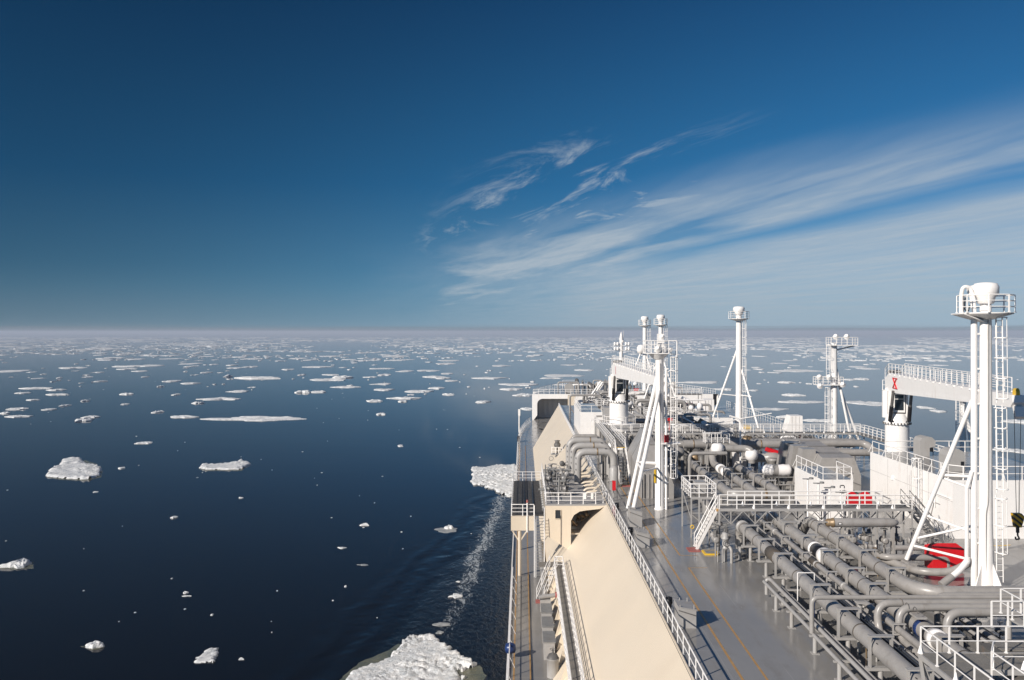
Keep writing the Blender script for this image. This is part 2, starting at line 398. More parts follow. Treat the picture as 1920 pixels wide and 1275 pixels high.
# ---------------------------------------------------------------- the ship's body
XC = 28.0; XP = -1.15; XS = 57.15; XTP = 8.25; XTS = 47.0; XB = 2.1; XBS = 53.9
YA = 24.0; YTF = 197.0; YFC = 233.0
def halfb(Y):
    if Y < 190: return 29.15
    k = min(1.0, (Y-190)/88.0); return 29.15*math.sqrt(max(0.0, 1-k*k))
ship = thing('tanker_ship', 'long gas tanker with grey decks and cream sloping trunk side sailing past the ice', 'ship', (XC, 100, 0))
ys = [YA, 60, 100, 140, 170, 190, 200, 210, 220, 228, 236, 244, 252, 260, 266, 271, 275, 277.5]
hull = MB()
ring = [(XC-halfb(y), y) for y in ys] + [(XC+halfb(y), y) for y in reversed(ys)]
n = len(ring)
hull.add([(x, y, ZM-0.004) for x, y in ring] + [(XC+(x-XC)*0.93, y*0.99+1.0, -1.5) for x, y in ring], [(i, n+i, n+(i+1) % n, (i+1) % n) for i in range(n)])
M['hull'] = mat('hull_paint', (0.62, 0.56, 0.48), 0.45, dirt=(0.25, 0.16, 0.1), dirt_amt=0.5)
part('hull', hull, M['hull'], ship)
md = MB(); md.add([(x, y, ZM) for x, y in ring], [tuple(range(n))]); part('main_deck', md, M['mdeck'], ship)
# low curb along the port deck edge
cb = MB(); cb.bx(XP, XP+0.12, YA, 190, ZM, ZM+0.16); part('deck_edge_curb', cb, M['white'], ship)
td = MB(); td.add([(XTP, YA, ZT), (XTS, YA, ZT), (XTS, YTF, ZT), (XTP, YTF, ZT)], [(0, 1, 2, 3)])
part('trunk_deck', td, M['deck'], ship)
# sloping side of the trunk, rolled over at the top edge, cut diagonally at its fore end
def slope_mb(x_top, x_bot, sgn):
    s = MB(); prof = [(x_bot, ZM)]
    for k in range(6):
        tt = k/5; ang = R(45)*(1-tt)
        prof.append((x_top - sgn*0.7*math.sin(ang)*1.0 + 0, ZT - 0.7*(1-math.cos(ang))))
    prof = [(x_bot, ZM), (x_top - sgn*1.10, ZT-1.25+0.03), (x_top-sgn*0.68, ZT-0.76), (x_top-sgn*0.36, ZT-0.38), (x_top-sgn*0.13, ZT-0.12), (x_top, ZT-0.006)]
    Ys = [YA] + list(range(30, 176, 6)) + [176]
    vs = []; m = len(prof)
    for Y in Ys:
        for i, (x, z) in enumerate(prof):
            # thin plating is never quite flat
            w = 0.035*noise.noise(Vector((Y*0.11, z*0.35, 3.0))) if 0 < i < 5 else 0
            vs.append((x-w*sgn, Y, z+w))
    for i, (x, z) in enumerate(prof):
        tt = (z-ZM)/(ZT-ZM); vs.append((x, 176+(YTF-176)*tt, z))
    fs = []
    for j in range(len(Ys)):
        for i in range(m-1):
            f = (j*m+i, (j+1)*m+i, (j+1)*m+i+1, j*m+i+1)
            fs.append(f if sgn > 0 else f[::-1])
    s.add(vs, fs, True); return s
part('trunk_side_slope', slope_mb(XTP, XB, 1), M['cream'], ship)
part('trunk_side_slope', slope_mb(XTS, XBS, -1), M['cream'], ship)
ff = MB(); ff.add([(XTP, YTF, ZT), (XTS, YTF, ZT), (XBS, 176, ZM), (XTS, YTF+4, ZM), (XTP, YTF+4, ZM), (XB, 176, ZM)], [(0, 5, 4), (0, 4, 3, 1), (1, 3, 2)])
part('trunk_front', ff, M['cream'], ship)
# raised white coaming along the fore part of the trunk edge
cm = MB(); cm.bx(XTP+0.02, XTP+0.2, 128, YTF, ZT+0.003, ZT+0.55); part('edge_coaming', cm, M['white'], ship)
cm = MB(); cm.bx(XTP+0.04, XTP+0.1, YA, 128, ZT+0.003, ZT+0.12); part('edge_coaming', cm, M['cream'], ship)
# forecastle, with an arched mooring recess under its aft port corner
fy = [YFC, 240, 247, 254, 260, 266, 271, 275, 277.5]
fr = [(XC-halfb(y)-0.0, y) for y in fy] + [(XC+halfb(y), y) for y in reversed(fy)]
m_ = len(fr); fd = MB(); fd.add([(x, y, ZT) for x, y in fr], [tuple(range(m_))]); part('forecastle_deck', fd, M['deck'], ship)
fs_ = MB(); fs_.add([(x, y, ZT) for x, y in fr]+[(x, y, ZM-0.2) for x, y in fr], [(i, m_+i, m_+i+1, i+1) for i in range(m_-1)])
part('forecastle_side', fs_, M['white'], ship)
x0 = XC-halfb(YFC)
fr2 = MB()
arch = [(x0, ZM), (x0, ZT-0.02), (x0+12, ZT-0.02), (x0+12, ZT-1.3)]
for k in range(6):
    a = R(90+90*k/5); arch.append((x0+2.9+1.5*math.cos(a), ZT-2.8+1.5*math.sin(a)))
arch += [(x0+1.4, ZM+1.2), (x0+0.5, ZM)]
fr2.prism([(x, YFC, z) for x, z in arch], (0, 0.35, 0)); part('mooring_recess_arch', fr2, M['white'], ship)
bk = MB(); bk.bx(x0+0.3, XC+25, YFC+7, YFC+7.3, ZM, ZT-0.02); part('recess_back_wall', bk, M['white'], ship)
for k in range(7):
    sb = MB(); sb.bx(x0+2+k*1.3, x0+2.15+k*1.3, YFC+6.6, YFC+6.95, ZM, ZT-0.03); part('wall_stiffener', sb, M['white'], ship)
fw_ = MB(); fw_.bx(x0+12.2, XC+24, YFC, YFC+0.2, ZM, ZT-0.02); part('forecastle_front_wall', fw_, M['white'], ship)
# painted walkway lines
for nm, X, w, Y0, Y1, z in (('walkway_line', 10.75, 0.13, YA, 190, ZT), ('walkway_line', 11.95, 0.12, YA, 61.5, ZT), ('walkway_line', 11.95, 0.12, 64.8, 190, ZT),
                            ('walkway_line', -0.62, 0.11, YA, 180, ZM), ('walkway_line', 0.55, 0.11, YA, 180, ZM)):
    l = MB(); l.plate(X-w/2, X+w/2, Y0, Y1, z+0.005); part(nm, l, M['orange'], ship)
for yy_ in (61.4, 64.8):
    l = MB(); l.plate(12.02, 13.3, yy_, yy_+0.1, ZT+0.005); part('walkway_line', l, M['orange'], ship)
rp = MB(); rp.bx(12.85, 13.75, 65.9, 67.1, ZT+0.005, ZT+0.06); part('landing_pad', rp, M['mutedred'], ship)

# ---------------------------------------------------------------- railings
def post_mesh(h=1.1, w=0.075, m='white', foot=False):
    b = MB(); b.box((0, 0, h/2), (w*0.55, w, h)); b.box((0, 0, 0.02), (w*1.6, w*1.6, 0.04))
    return meshof('post', b, M[m])
PM = {}
def railing(root, pts, spacing=1.6, h=1.1, mids=(0.55,), r=0.038, w=0.075, m='white', ends=(True, True), closed=False, joined=False, stay=0):
    """posts and rails along a polyline of world points; every post is a piece of its own"""
    pts = [Vector(p) for p in pts]
    if closed: pts = pts+[pts[0]]
    key = (h, w, m)
    if key not in PM: PM[key] = post_mesh(h, w, m)
    J = MB() if joined else None
    last = None
    for a, b in zip(pts[:-1], pts[1:]):
        L = (b-a).length; k = max(1, round(L/spacing)); yaw = math.atan2((b-a).y, (b-a).x) - math.pi/2
        for i in range(k+1):
            p = a.lerp(b, i/k)
            if last is not None and (p-last).length < 0.05: continue
            last = p
            if closed and (p-pts[0]).length < 0.05 and a is not pts[0]: continue
            if joined: J.box(p+Vector((0, 0, h/2)), (w*0.7, w, h), yaw)
            else: inst('post', PM[key], root, p, yaw)
            if stay and i % stay == 0 and not joined:
                q = MB(); d = Vector((math.cos(yaw), math.sin(yaw), 0)); q.beam(p+Vector((0, 0, h*0.75)), p+d*0.38+Vector((0, 0, 0.02)), 0.05, 0.03); part('stay', q, M[m], root)
    if joined: part('post', J, M[m], root, kind='stuff')
    for hh, nm, rr in [(h, 'top_rail', r*1.15)] + [(x*h/1.1, 'mid_rail', r*0.8) for x in mids]:
        q = MB(); q.path([p+Vector((0, 0, hh)) for p in pts], rr, 5, bend=0.12, seg=2); part(nm, q, M[m], root)
def rail_thing(label, pts, cat='railing', group=None, name='deck_railing', **kw):
    t_ = thing(name, label, cat, pts[0], group); railing(t_, pts, **kw); return t_

rail_thing('white railing running along the top edge of the cream sloping side', [(8.45, 27, ZT), (8.45, 84, ZT)], spacing=1.65)
rail_thing('white railing on the trunk edge just behind the three big bent pipes', [(8.45, 85.2, ZT), (8.45, 99, ZT), (8.45, 127, ZT)], spacing=1.65)
rail_thing('white railing along the far starboard edge of the deck beyond the tall masts', [(XTS-0.15, 112, ZT), (XTS-0.15, 196, ZT)], spacing=1.65, r=0.04)
rail_thing('white railing above the sea along the lower port deck', [(XP+0.2, 27, ZM), (XP+0.2, 83.0, ZM)], spacing=1.7, stay=2)
rail_thing('white railing of the lower port deck beyond the dark grating', [(XP+0.2, 104.5, ZM), (XP+0.2, 190, ZM), (XC-halfb(205)+0.3, 205, ZM), (XC-halfb(218)+0.3, 218, ZM), (XC-halfb(228)+0.3, 228, ZM)], spacing=1.9, stay=2)
rail_thing('white railing round the port side of the raised bow', [(XC-6, YFC+0.3, ZT), (x0+0.3, YFC+0.3, ZT)] + [(XC-halfb(y)+0.4, y, ZT) for y in (240, 247, 254, 260, 266, 271, 275)], spacing=1.5, h=1.25, r=0.045, w=0.1)
rail_thing('white railing round the starboard side of the raised bow', [(XC+halfb(y)-0.4, y, ZT) for y in (275, 271, 266, 260, 254, 247, 240, 234)], spacing=1.5, h=1.25, r=0.045, w=0.1)

# ---------------------------------------------------------------- manifold platform on the port side
mp = thing('loading_platform', 'dark grating loading platform above the lower port deck', 'platform', (0.5, 94, 22.9))
g = MB()
for k in range(20): g.bx(-1.15, 2.25, 84.35+k*0.97, 85.25+k*0.97, 22.78, 22.9+0.004*(k % 3))
part('grating_panel', g, M['grating'], mp, kind='stuff')
g = MB()
for X in (-1.0, 0.1, 1.2, 2.2): g.bx(X-0.07, X+0.07, 84.3, 103.6, 22.5, 22.77)
part('beam', g, M['dgrey'], mp)
g = MB(); g.bx(0.15, 0.22, 84.4, 103.6, 22.92, 22.98); g.bx(1.05, 1.17, 84.8, 103, 22.92, 23.0); part('hose_track', g, M['black'], mp)
g = MB(); g.bx(-1.15, 1.15, 83.9, 84.3, 21.45, 22.86); part('front_box', g, M['cream'], mp)
for X, Y in ((-0.3, 84.1), (-0.3, 103.4), (-0.3, 94)):
    g = MB(); g.path([(X, Y, ZM), (X, Y, 21.45)], 0.16, 10); g.beam((X, Y, 20.3), (X-0.75, Y, 21.45), 0.12, 0.12); g.beam((X, Y, 20.3), (X+0.75, Y, 21.45), 0.12, 0.12)
    part('column', g, M['cream'], mp)
railing(mp, [(1.1, 84.0, 22.9), (-1.1, 84.0, 22.9), (-1.1, 103.5, 22.9), (2.2, 103.5, 22.9)], spacing=1.1, mids=(0.37, 0.74))
lt = thing('signal_light_post', 'white post with small red lamp on the corner of the loading platform', 'light', (0.45, 84.1, 22.9))
g = MB(); g.tube((0.45, 83.86, 21.3), (0.45, 83.86, 24.2), 0.07, 8); part('post', g, M['white'], lt)
g = MB(); g.lathe((0.45, 83.86, 24.2), [(0.09, 0), (0.11, 0.1), (0.07, 0.25), (0.0, 0.3)], 10); part('lamp', g, M['mutedred'], lt)

# cream side room under the trunk edge, with window and open recess
cr = thing('cream_deckhouse', 'cream deckhouse with one small dark window built into the sloping side', 'deckhouse', (4, 84, 21))
g = MB()
g.prism([(2.25, 84, 21.0), (4.75, 84, 21.0), (4.75, 84, 23.86), (2.25, 84, 23.86)], (0, 19, 0)); part('wall', g, M['cream'], cr)
g = MB(); g.prism([(2.25, 83.99, 21.0), (4.74, 83.99, 21.0), (4.74, 83.99, 19.6), (4.55, 83.99, 19.5)], (0, 0.35, 0)); part('gusset', g, M['cream'], cr)
arch = [(4.76, 23.86), (8.15, 23.86), (7.6, 23.55), (6.3, 23.42), (5.6, 23.3), (5.05, 22.95), (4.76, 22.4)]
g = MB(); g.prism([(x, 84, z) for x, z in arch], (0, 0.3, 0)); part('arched_plate', g, M['cream'], cr)
g = MB(); g.bx(2.2, 8.24, 84.0, 103.2, 23.87, 23.995); part('roof', g, M['lgrey'], cr)
g = MB(); g.bx(3.22, 3.74, 83.975, 84.0, 22.62, 23.45)
wf = part('window', g, M['glass'], cr)
g = MB(); g.path([(3.19, 83.96, 22.59), (3.77, 83.96, 22.59), (3.77, 83.96, 23.48), (3.19, 83.96, 23.48), (3.19, 83.96, 22.59)], 0.035, 6, bend=0.08); part('frame', g, M['cream'], wf)
g = MB()
rnd = random.Random(4)
for k in range(16):
    p = Vector((rnd.uniform(5.1, 6.6), rnd.uniform(85.5, 88), 0)); p.z = ZT-(XTP-p.x)+rnd.uniform(0.15, 0.5)
    if rnd.random() < 0.5: g.tube(p, p+Vector((rnd.uniform(-0.6, 0.6), rnd.uniform(-0.5, 0.5), rnd.uniform(0.1, 0.6))), rnd.uniform(0.05, 0.14), 8)
    else: g.lathe(p, [(0.16, 0), (0.2, 0.1), (0.1, 0.3), (0, 0.34)], 8)
part('valve_cluster', g, M['brass'], cr)
g = MB(); g.bx(4.8, 6.2, 84.4, 86.3, 20.95, 21.05); part('shelf', g, M['cream'], cr)
rail_thing('white railing on the roof of the cream deckhouse', [(2.3, 103, 24), (2.3, 84.2, 24), (7.2, 84.2, 24), (8.0, 84.7, 24), (8.4, 85.2, 24)], spacing=1.3, mids=(0.37, 0.74))
sg = thing('notice_board', 'pair of small white notice plates fixed to the deckhouse roof railing', 'sign', (6, 84.1, 24.5))
for x in (6.02, 6.72):
    g = MB(); g.bx(x, x+0.24, 84.1, 84.14, 24.5, 25.1); part('plate', g, M['white'], sg)

# ---------------------------------------------------------------- lower port deck walkway along the slope
wk = thing('side_walkway', 'narrow raised walkway with white railings along the foot of the cream slope', 'walkway', (3.3, 60, 19))
g = MB(); k = 0; Y = 26.0
while Y < 79:
    q = MB() if Y < 0 else g; g.bx(2.98, 3.32, Y, Y+1.2, 18.96, 19.0); g.bx(3.34, 3.66, Y, Y+1.2, 18.955, 18.995); Y += 1.23
part('grating_panel', g, M['walk'], wk, kind='stuff')
g = MB(); g.bx(2.90, 2.97, 26, 79.5, 18.8, 19.02); g.bx(3.68, 3.75, 26, 79.5, 18.8, 19.02); part('stringer', g, M['white'], wk)
bm = MB(); bm.beam((2.9, 0, 18.9), (3.95, 0, 18.9), 0.08, 0.08); bm.prism([(2.5, -0.02, 17.6), (2.62, -0.02, 17.55), (3.0, -0.02, 18.85), (2.9, -0.02, 18.9)], (0, 0.04, 0)); bm.prism([(2.66, -0.02, 17.62), (3.2, -0.02, 18.15), (2.9, -0.02, 18.7)], (0, 0.05, 0))
bme = meshof('bracket', bm, M['cream'])
Y = 28.0
while Y < 79: inst('bracket', bme, wk, (0, Y, 0)); Y += 2.9
railing(wk, [(2.93, 27, 19), (2.93, 79.3, 19)], spacing=1.5, mids=(0.37, 0.74))
railing(wk, [(3.72, 27, 19), (3.72, 79.3, 19), (3.0, 79.3, 19)], spacing=1.5, mids=(0.37, 0.74))

def stairs(root, top, bot, width, wdir, m='lgrey', rm='white', n=None, hand=True):
    top = Vector(top); bot = Vector(bot); wd = Vector(wdir).normalized()*width/2
    for s_ in (-1, 1):
        g = MB(); g.beam(top+wd*s_, bot+wd*s_, 0.05, 0.22); part('stringer', g, M[rm], root)
        if hand:
            g = MB(); up = Vector((0, 0, 1.0)); g.path([top+wd*s_+up, bot+wd*s_+up, bot+wd*s_+Vector((0, 0, 0.1))], 0.035, 5, bend=0.15)
            g.path([top+wd*s_+up*0.5, bot+wd*s_+up*0.5], 0.025, 5)
            for f_ in (0.0, 0.33, 0.66): p = top.lerp(bot, f_)+wd*s_; g.tube(p, p+up, 0.028, 5)
            part('handrail', g, M[rm], root)
    n = n or max(4, int(abs(top.z-bot.z)/0.27)); d = (bot-top); hd = Vector((d.x, d.y, 0)).normalized()
    tm = MB(); a = wd.normalized(); tm.prism([a*(-width/2)-hd*0.12, a*(width/2)-hd*0.12, a*(width/2)+hd*0.12, a*(-width/2)+hd*0.12], (0, 0, 0.035)); me = meshof('tread', tm, M[m])
    for k in range(1, n): inst('tread', me, root, top.lerp(bot, k/n))
st = thing('side_stairs', 'short stairs from the raised side walkway down to the lower port deck', 'stairs', (2.4, 80, ZM))
stairs(st, (2.9, 80.0, 19.0), (1.6, 76.5, ZM), 0.7, (0.94, -0.35, 0))
g = MB(); g.bx(1.15, 1.95, 75.4, 76.3, ZM+0.01, ZM+0.07); part('landing_pad', g, M['mutedred'], st)
g = MB(); g.bx(1.5, 3.7, 79.9, 81.6, 18.94, 19.0); part('landing', g, M['walk'], st)
for X in (1.15, 2.1):
    g = MB(); g.tube((X, 83.5, ZM), (X, 83.5, 24.0), 0.05, 6) if X < 1.5 else g.tube((X, 82.5, 18), (X, 82.5, 24.0), 0.05, 6); part('ladder_pole', g, M['white'], st)
lad = thing('platform_ladder', 'steep ladder hanging below the loading platform beside its column', 'ladder', (1.7, 83.5, 19))
g = MB(); g.tube((1.3, 83.3, 17), (1.3, 83.6, 22.9), 0.035, 6); g.tube((2.1, 83.3, 17), (2.1, 83.6, 22.9), 0.035, 6); part('side_rail', g, M['white'], lad)
rg = MB(); rg.tube((-0.4, 0, 0), (0.4, 0, 0), 0.03, 5); rme = meshof('rung', rg, M['steel'])
for k in range(20): inst('rung', rme, lad, (1.7, 83.3+0.3*k/20, 17.2+k*0.29))

# grey lockers and winch on the lower port deck
lk0 = None
for i, (Y, lab) in enumerate(((70.2, 'far grey steel locker standing at the foot of the slope'), (66.9, 'middle grey steel locker between two others at the slope foot'), (63.6, 'near grey steel locker beside the small capped drum'))):
    if lk0 is None:
        lk0 = thing('steel_locker', lab, 'locker', (2.0, Y, ZM), 'grey lockers at the foot of the slope')
        g = MB(); g.bx(1.55, 2.35, Y-1.2, Y+1.0, ZM, ZM+1.25); part('body', g, M['lgrey'], lk0)
        g = MB(); g.bx(1.5, 2.42, Y-1.25, Y+1.05, ZM+1.253, ZM+1.33); part('lid', g, M['steel'], lk0)
        g = MB(); g.bx(1.7, 2.2, Y-1.24, Y-1.21, ZM+0.3, ZM+1.0); part('door', g, M['lgrey'], lk0)
    else: copy_thing(lk0, (2.0, Y, ZM), lab)
dr = thing('capped_drum', 'grey upright drum with a domed cap near the bottom of the picture', 'drum', (2.2, 58.5, ZM))
g = MB(); g.lathe((2.1, 59.4, ZM), [(0.42, 0), (0.42, 1.2), (0.45, 1.22), (0.45, 1.3)], 18); part('drum', g, M['lgrey'], dr)
g = MB(); g.lathe((2.1, 59.4, ZM+1.3), [(0.43, 0), (0.3, 0.25), (0, 0.34)], 18); g.tube((2.1, 59.4, ZM+1.5), (2.1, 59.4, ZM+1.9), 0.07, 8); g.hoop((2.1, 59.4, ZM+1.9), 0.2, 0.02); part('cap', g, M['dgrey'], dr)
wn = thing('deck_valve', 'grey deck valve with wheel in front of the far locker', 'valve', (2.0, 74.5, ZM))
g = MB(); g.bx(1.5, 2.4, 73.1, 73.8, ZM, ZM+1.0); g.tube((1.4, 73.2, ZM+1.2), (2.9, 73.6, ZM+1.3), 0.18, 10); part('body', g, M['lgrey'], wn)
g = MB(); g.lathe((2.9, 73.6, ZM+1.3), [(0.25, -0.1), (0.28, 0), (0.25, 0.1)], 12, 'X'); part('wheel', g, M['mutedred'], wn)
fl = thing('hose_pipe', 'long grey pipe lying along the slope foot behind the lockers', 'pipe', (2.1, 80, ZM))
g = MB(); g.tube((2.05, 74.5, ZM+0.3), (2.0, 96, ZM+0.3), 0.28, 12); part('pipe', g, M['lgrey'], fl)
bd = thing('covered_ring', 'dark blue covered ring hanging on the port railing', 'cover', (-1.0, 62.5, ZM+0.6))
g = MB(); g.lathe((-0.9, 62.7, ZM+0.75), [(0.12, -0.4), (0.33, -0.33), (0.42, 0), (0.33, 0.33), (0.12, 0.4)], 12, 'X'); part('cover', g, M['blue'], bd)
bd2 = thing('railing_case', 'small dark case strapped to the port railing far ahead', 'case', (-1.0, 180, ZM+0.6))
g = MB(); g.box((-0.95, 186, ZM+0.7), (0.5, 2.2, 1.0)); part('case', g, M['black'], bd2)
rr = thing('life_ring', 'orange red life ring hung on the port railing beyond the grating platform', 'life ring', (-1.0, 116, ZM))
g = MB(); g.hoop((-0.82, 124, ZM+0.7), 0.38, 0.09, axis='X', n=16, k=6); part('ring', g, M['red'], rr)
sp_ = thing('white_vent_post', 'white post with a flat paddle head at the port deck edge far ahead', 'post', (-0.9, 205, ZM))
q0 = A(973.5, 803, 200); q1 = A(973.5, 778, 200)
g = MB(); g.tube((q0.x, 200, q0.z-1), (q1.x, 200, q1.z), 0.16, 8); part('post', g, M['white'], sp_)
g = MB(); g.box((q1.x, 200, q1.z+0.6), (0.5, 0.3, 1.5)); part('head', g, M['white'], sp_)
# ---------------------------------------------------------------- shared builders
def ladder(root, p0, p1, width=0.42, wd=(1, 0, 0), cage=None, out=(0, -1, 0), rm='white', step=0.33, name='ladder', hoop_step=1.25):
    """a ladder between two points, its safety cage as hoops and straps"""
    p0 = Vector(p0); p1 = Vector(p1); wd = Vector(wd).normalized(); out = Vector(out).normalized()
    for s_ in (-1, 1):
        g = MB(); g.tube(p0+wd*s_*width/2, p1+wd*s_*width/2, 0.04, 5); part('side_rail', g, M[rm], root)
    tm = MB(); tm.tube(-wd*width/2, wd*width/2, 0.022, 4); me = meshof('rung', tm, M[rm])
    n = max(2, int((p1-p0).length/step))
    for k in range(1, n): inst('rung', me, root, p0.lerp(p1, k/n))
    if cage:
        a, b = cage; q0 = p0.lerp(p1, a); q1 = p0.lerp(p1, b); m_ = max(2, int((q1-q0).length/hoop_step)); hm_ = MB(); pts = []
        for k in range(9):
            an = math.pi*k/8; pts.append(wd*math.cos(an)*0.36 + out*(0.05+math.sin(an)*0.66))
        hm_.path([p for p in pts], 0.035, 4, bend=0.0001, seg=1); hme = meshof('cage_hoop', hm_, M[rm])
        for k in range(m_+1): inst('cage_hoop', hme, root, q0.lerp(q1, k/m_))
        g = MB()
        for k in (1, 3, 5, 7): g.tube(q0+pts[k], q1+pts[k], 0.025, 4)
        part('cage_strap', g, M[rm], root, kind='stuff')

def valve_proto(label):
    v = thing('pipe_valve', label, 'valve', (0, 0, 0))
    g = MB(); g.lathe((0, 0, 0), [(0.1, -0.42), (0.24, -0.40), (0.24, -0.32), (0.14, -0.28), (0.2, -0.1), (0.24, 0), (0.2, 0.1), (0.14, 0.28), (0.24, 0.32), (0.24, 0.40), (0.1, 0.42)], 12, 'Y'); part('body', g, M['grey'], v)
    g = MB(); g.lathe((0, 0, 0.1), [(0.16, 0), (0.16, 0.25), (0.08, 0.3), (0.06, 0.7), (0.03, 0.85)], 8); part('bonnet', g, M['dgrey'], v)
    g = MB(); g.hoop((0, 0, 0.85), 0.26, 0.028, n=10, k=4); g.tube((-0.26, 0, 0.85), (0.26, 0, 0.85), 0.018, 4); g.tube((0, -0.26, 0.85), (0, 0.26, 0.85), 0.018, 4); part('hand_wheel', g, M['steel'], v)
    g = MB(); g.tube((0, 0, -0.2), (0, 0, -1.6), 0.06, 6); part('support_leg', g, M['grey'], v)
    return v
VP = [None]
def valves(spots, label0, grp=None):
    ords = ('leftmost', 'second', 'third', 'fourth', 'fifth', 'sixth', 'seventh', 'eighth', 'ninth', 'tenth')
    for i_, (x, y, z) in enumerate(sorted(spots, key=lambda p: p[0]/p[1])):
        label = label0.replace('#', ords[i_]+(' from the left' if i_ else ''))
        if VP[0] is None: VP[0] = valve_proto(label); VP[0].location = (x, y, z); r = VP[0]
        else: r = copy_thing(VP[0], (x, y, z), label, rnd4.choice((0, R(90), 0.3)))
        r['group'] = grp or label0.replace('#', '').strip()
rnd4 = random.Random(5)

# ---------------------------------------------------------------- pipelines
def portal_mesh(w, zc, r, top=0.62, leg=None):
    """inverted U frame over a pipe, carried on a foot; origin at the pipe centre"""
    g = MB(); t_ = 0.07
    for s_ in (-1, 1):
        for o_ in (-0.10, 0.10): g.box((s_*w/2, o_, (top-0.95)/2), (t_, t_*0.8, top+0.95))
    g.box((0, 0, top+0.02), (w+0.16, 0.30, 0.06)); g.box((0, 0, -0.9), (w+0.3, 0.3, 0.14))
    return g
portal_me = meshof('support_frame', portal_mesh(1.02, 0, 0.42), M['lgrey'])
pg = MB(); pg.tube((0, 0, -2.0), (0, 0, -0.95), 0.12, 10); pg.box((0, 0, -1.98), (0.42, 0.42, 0.04)); leg_me = meshof('support_leg', pg, M['lgrey'])
fl_ = MB(); fl_.lathe((0, 0, 0), [(0.41, -0.06), (0.435, -0.05), (0.435, 0.05), (0.41, 0.06)], 24, 'Y'); band_me = meshof('joint_band', fl_, M['band'])
fl2 = MB(); fl2.lathe((0, 0, 0), [(0.36, -0.14), (0.50, -0.11), (0.50, 0.11), (0.36, 0.14)], 24, 'Y'); coll_me = meshof('collar', fl2, M['lgrey'])
clip = MB(); clip.box((0, 0, 0), (0.03, 0.16, 0.03)); clip_me = meshof('clip', clip, M['black'])
def pipe_thing(name, label, pts, r, m='grey', n=20, bend=None, frames=(), bands=(), collars=(), joints=(), legs=True, cat='pipe', group=None, seg=6):
    pts = [Vector(p) for p in pts]; t_ = thing(name, label, cat, (pts[0].x, pts[0].y, ZT), group)
    g = MB(); g.path(pts, r, n, bend=bend if bend is not None else r*2.4, seg=seg); part('pipe', g, M[m], t_)
    for (x, y, z) in frames:
        inst('support_frame', portal_me, t_, (x, y, z))
        if legs: inst('support_leg', leg_me, t_, (x, y, z))
        inst('clip', clip_me, t_, (x-0.27, y-0.25, z+0.36))
    for p in bands: inst('joint_band', band_me, t_, p)
    for p in collars: inst('collar', coll_me, t_, p)
    return t_
FY = [36.3, 40.3, 44.3, 48.3]
a_ = pipe_thing('cargo_pipeline', 'thick grey pipeline nearest the port side carried by square frames', [(16.9, 29, 26), (16.9, 66.2, 26), (16.9, 66.2, 24.2)], 0.42,
    frames=[(16.9, y, 26) for y in (32.3, 36.3, 40.3, 44.3, 48.5, 55.3, 59.2, 63.3)], bands=[(16.9, y, 26) for y in (42.6, 52.2, 61.2, 65.0)], collars=[(16.9, 34.4, 26), (16.9, 65.6, 26)])
g = MB(); g.lathe((16.9, 57.25, 26), [(0.405, -0.85), (0.45, -0.83), (0.45, 0.83), (0.405, 0.85)], 24, 'Y'); part('dark_sleeve', g, M['band'], a_)
g = MB(); g.path([(16.4, 50.9, 24.9), (16.4, 50.9, 26.62), (17.4, 50.9, 26.62), (17.4, 50.9, 25.9)], 0.03, 6); part('guard_bar', g, M['white'], a_)
g = MB(); g.path([(16.47, 47.9, 26.2), (16.42, 48.1, 25.6), (16.4, 48.0, 24.8)], 0.05, 6); part('blue_hose', g, M['blue'], a_)
b_ = pipe_thing('cargo_pipeline', 'thick grey pipeline with white and black bands in its middle', [(20.2, 29, 26), (20.2, 70.0, 26), (20.2, 71.2, 24.6)], 0.43,
    frames=[(20.2, y, 26) for y in (36.3, 40.3, 48.7, 51.9, 56.2, 60.2, 64.5)], bands=[(20.2, y, 26) for y in (39.0, 50.4, 54.0)], bend=0.9)
for y, m_, w_ in ((57.3, 'cap', 0.10), (58.1, 'black', 0.7), (58.95, 'cap', 0.12), (69.0, 'cap', 0.14), (41.6, 'cap', 0.2), (42.2, 'black', 0.14), (43.1, 'blue', 0.18)):
    g = MB(); rr = 0.5 if m_ == 'cap' else 0.455
    g.lathe((20.2, y, 26), [(0.42, -w_), (rr, -w_+0.03), (rr, w_-0.03), (0.42, w_)], 24, 'Y'); part('band', g, M[m_], b_)
g = MB(); g.lathe((20.2, 56.9, 26), [(0.44, -0.35), (0.56, -0.25), (0.57, 0.25), (0.44, 0.35)], 24, 'Y'); part('white_sleeve', g, M['cap'], b_)
pipe_thing('cargo_pipeline', 'thick grey pipeline bending to starboard in front of the tall near mast', [(22.7, 69.6, 24.6), (22.7, 68.0, 26), (22.7, 48.9, 26), (46, 48.9, 26)], 0.42,
    frames=[(22.7, y, 26) for y in (51.9, 56.2, 60.2, 64.5)], bands=[(22.7, y, 26) for y in (54.1, 62.3, 66.0)], bend=2.2, seg=8)
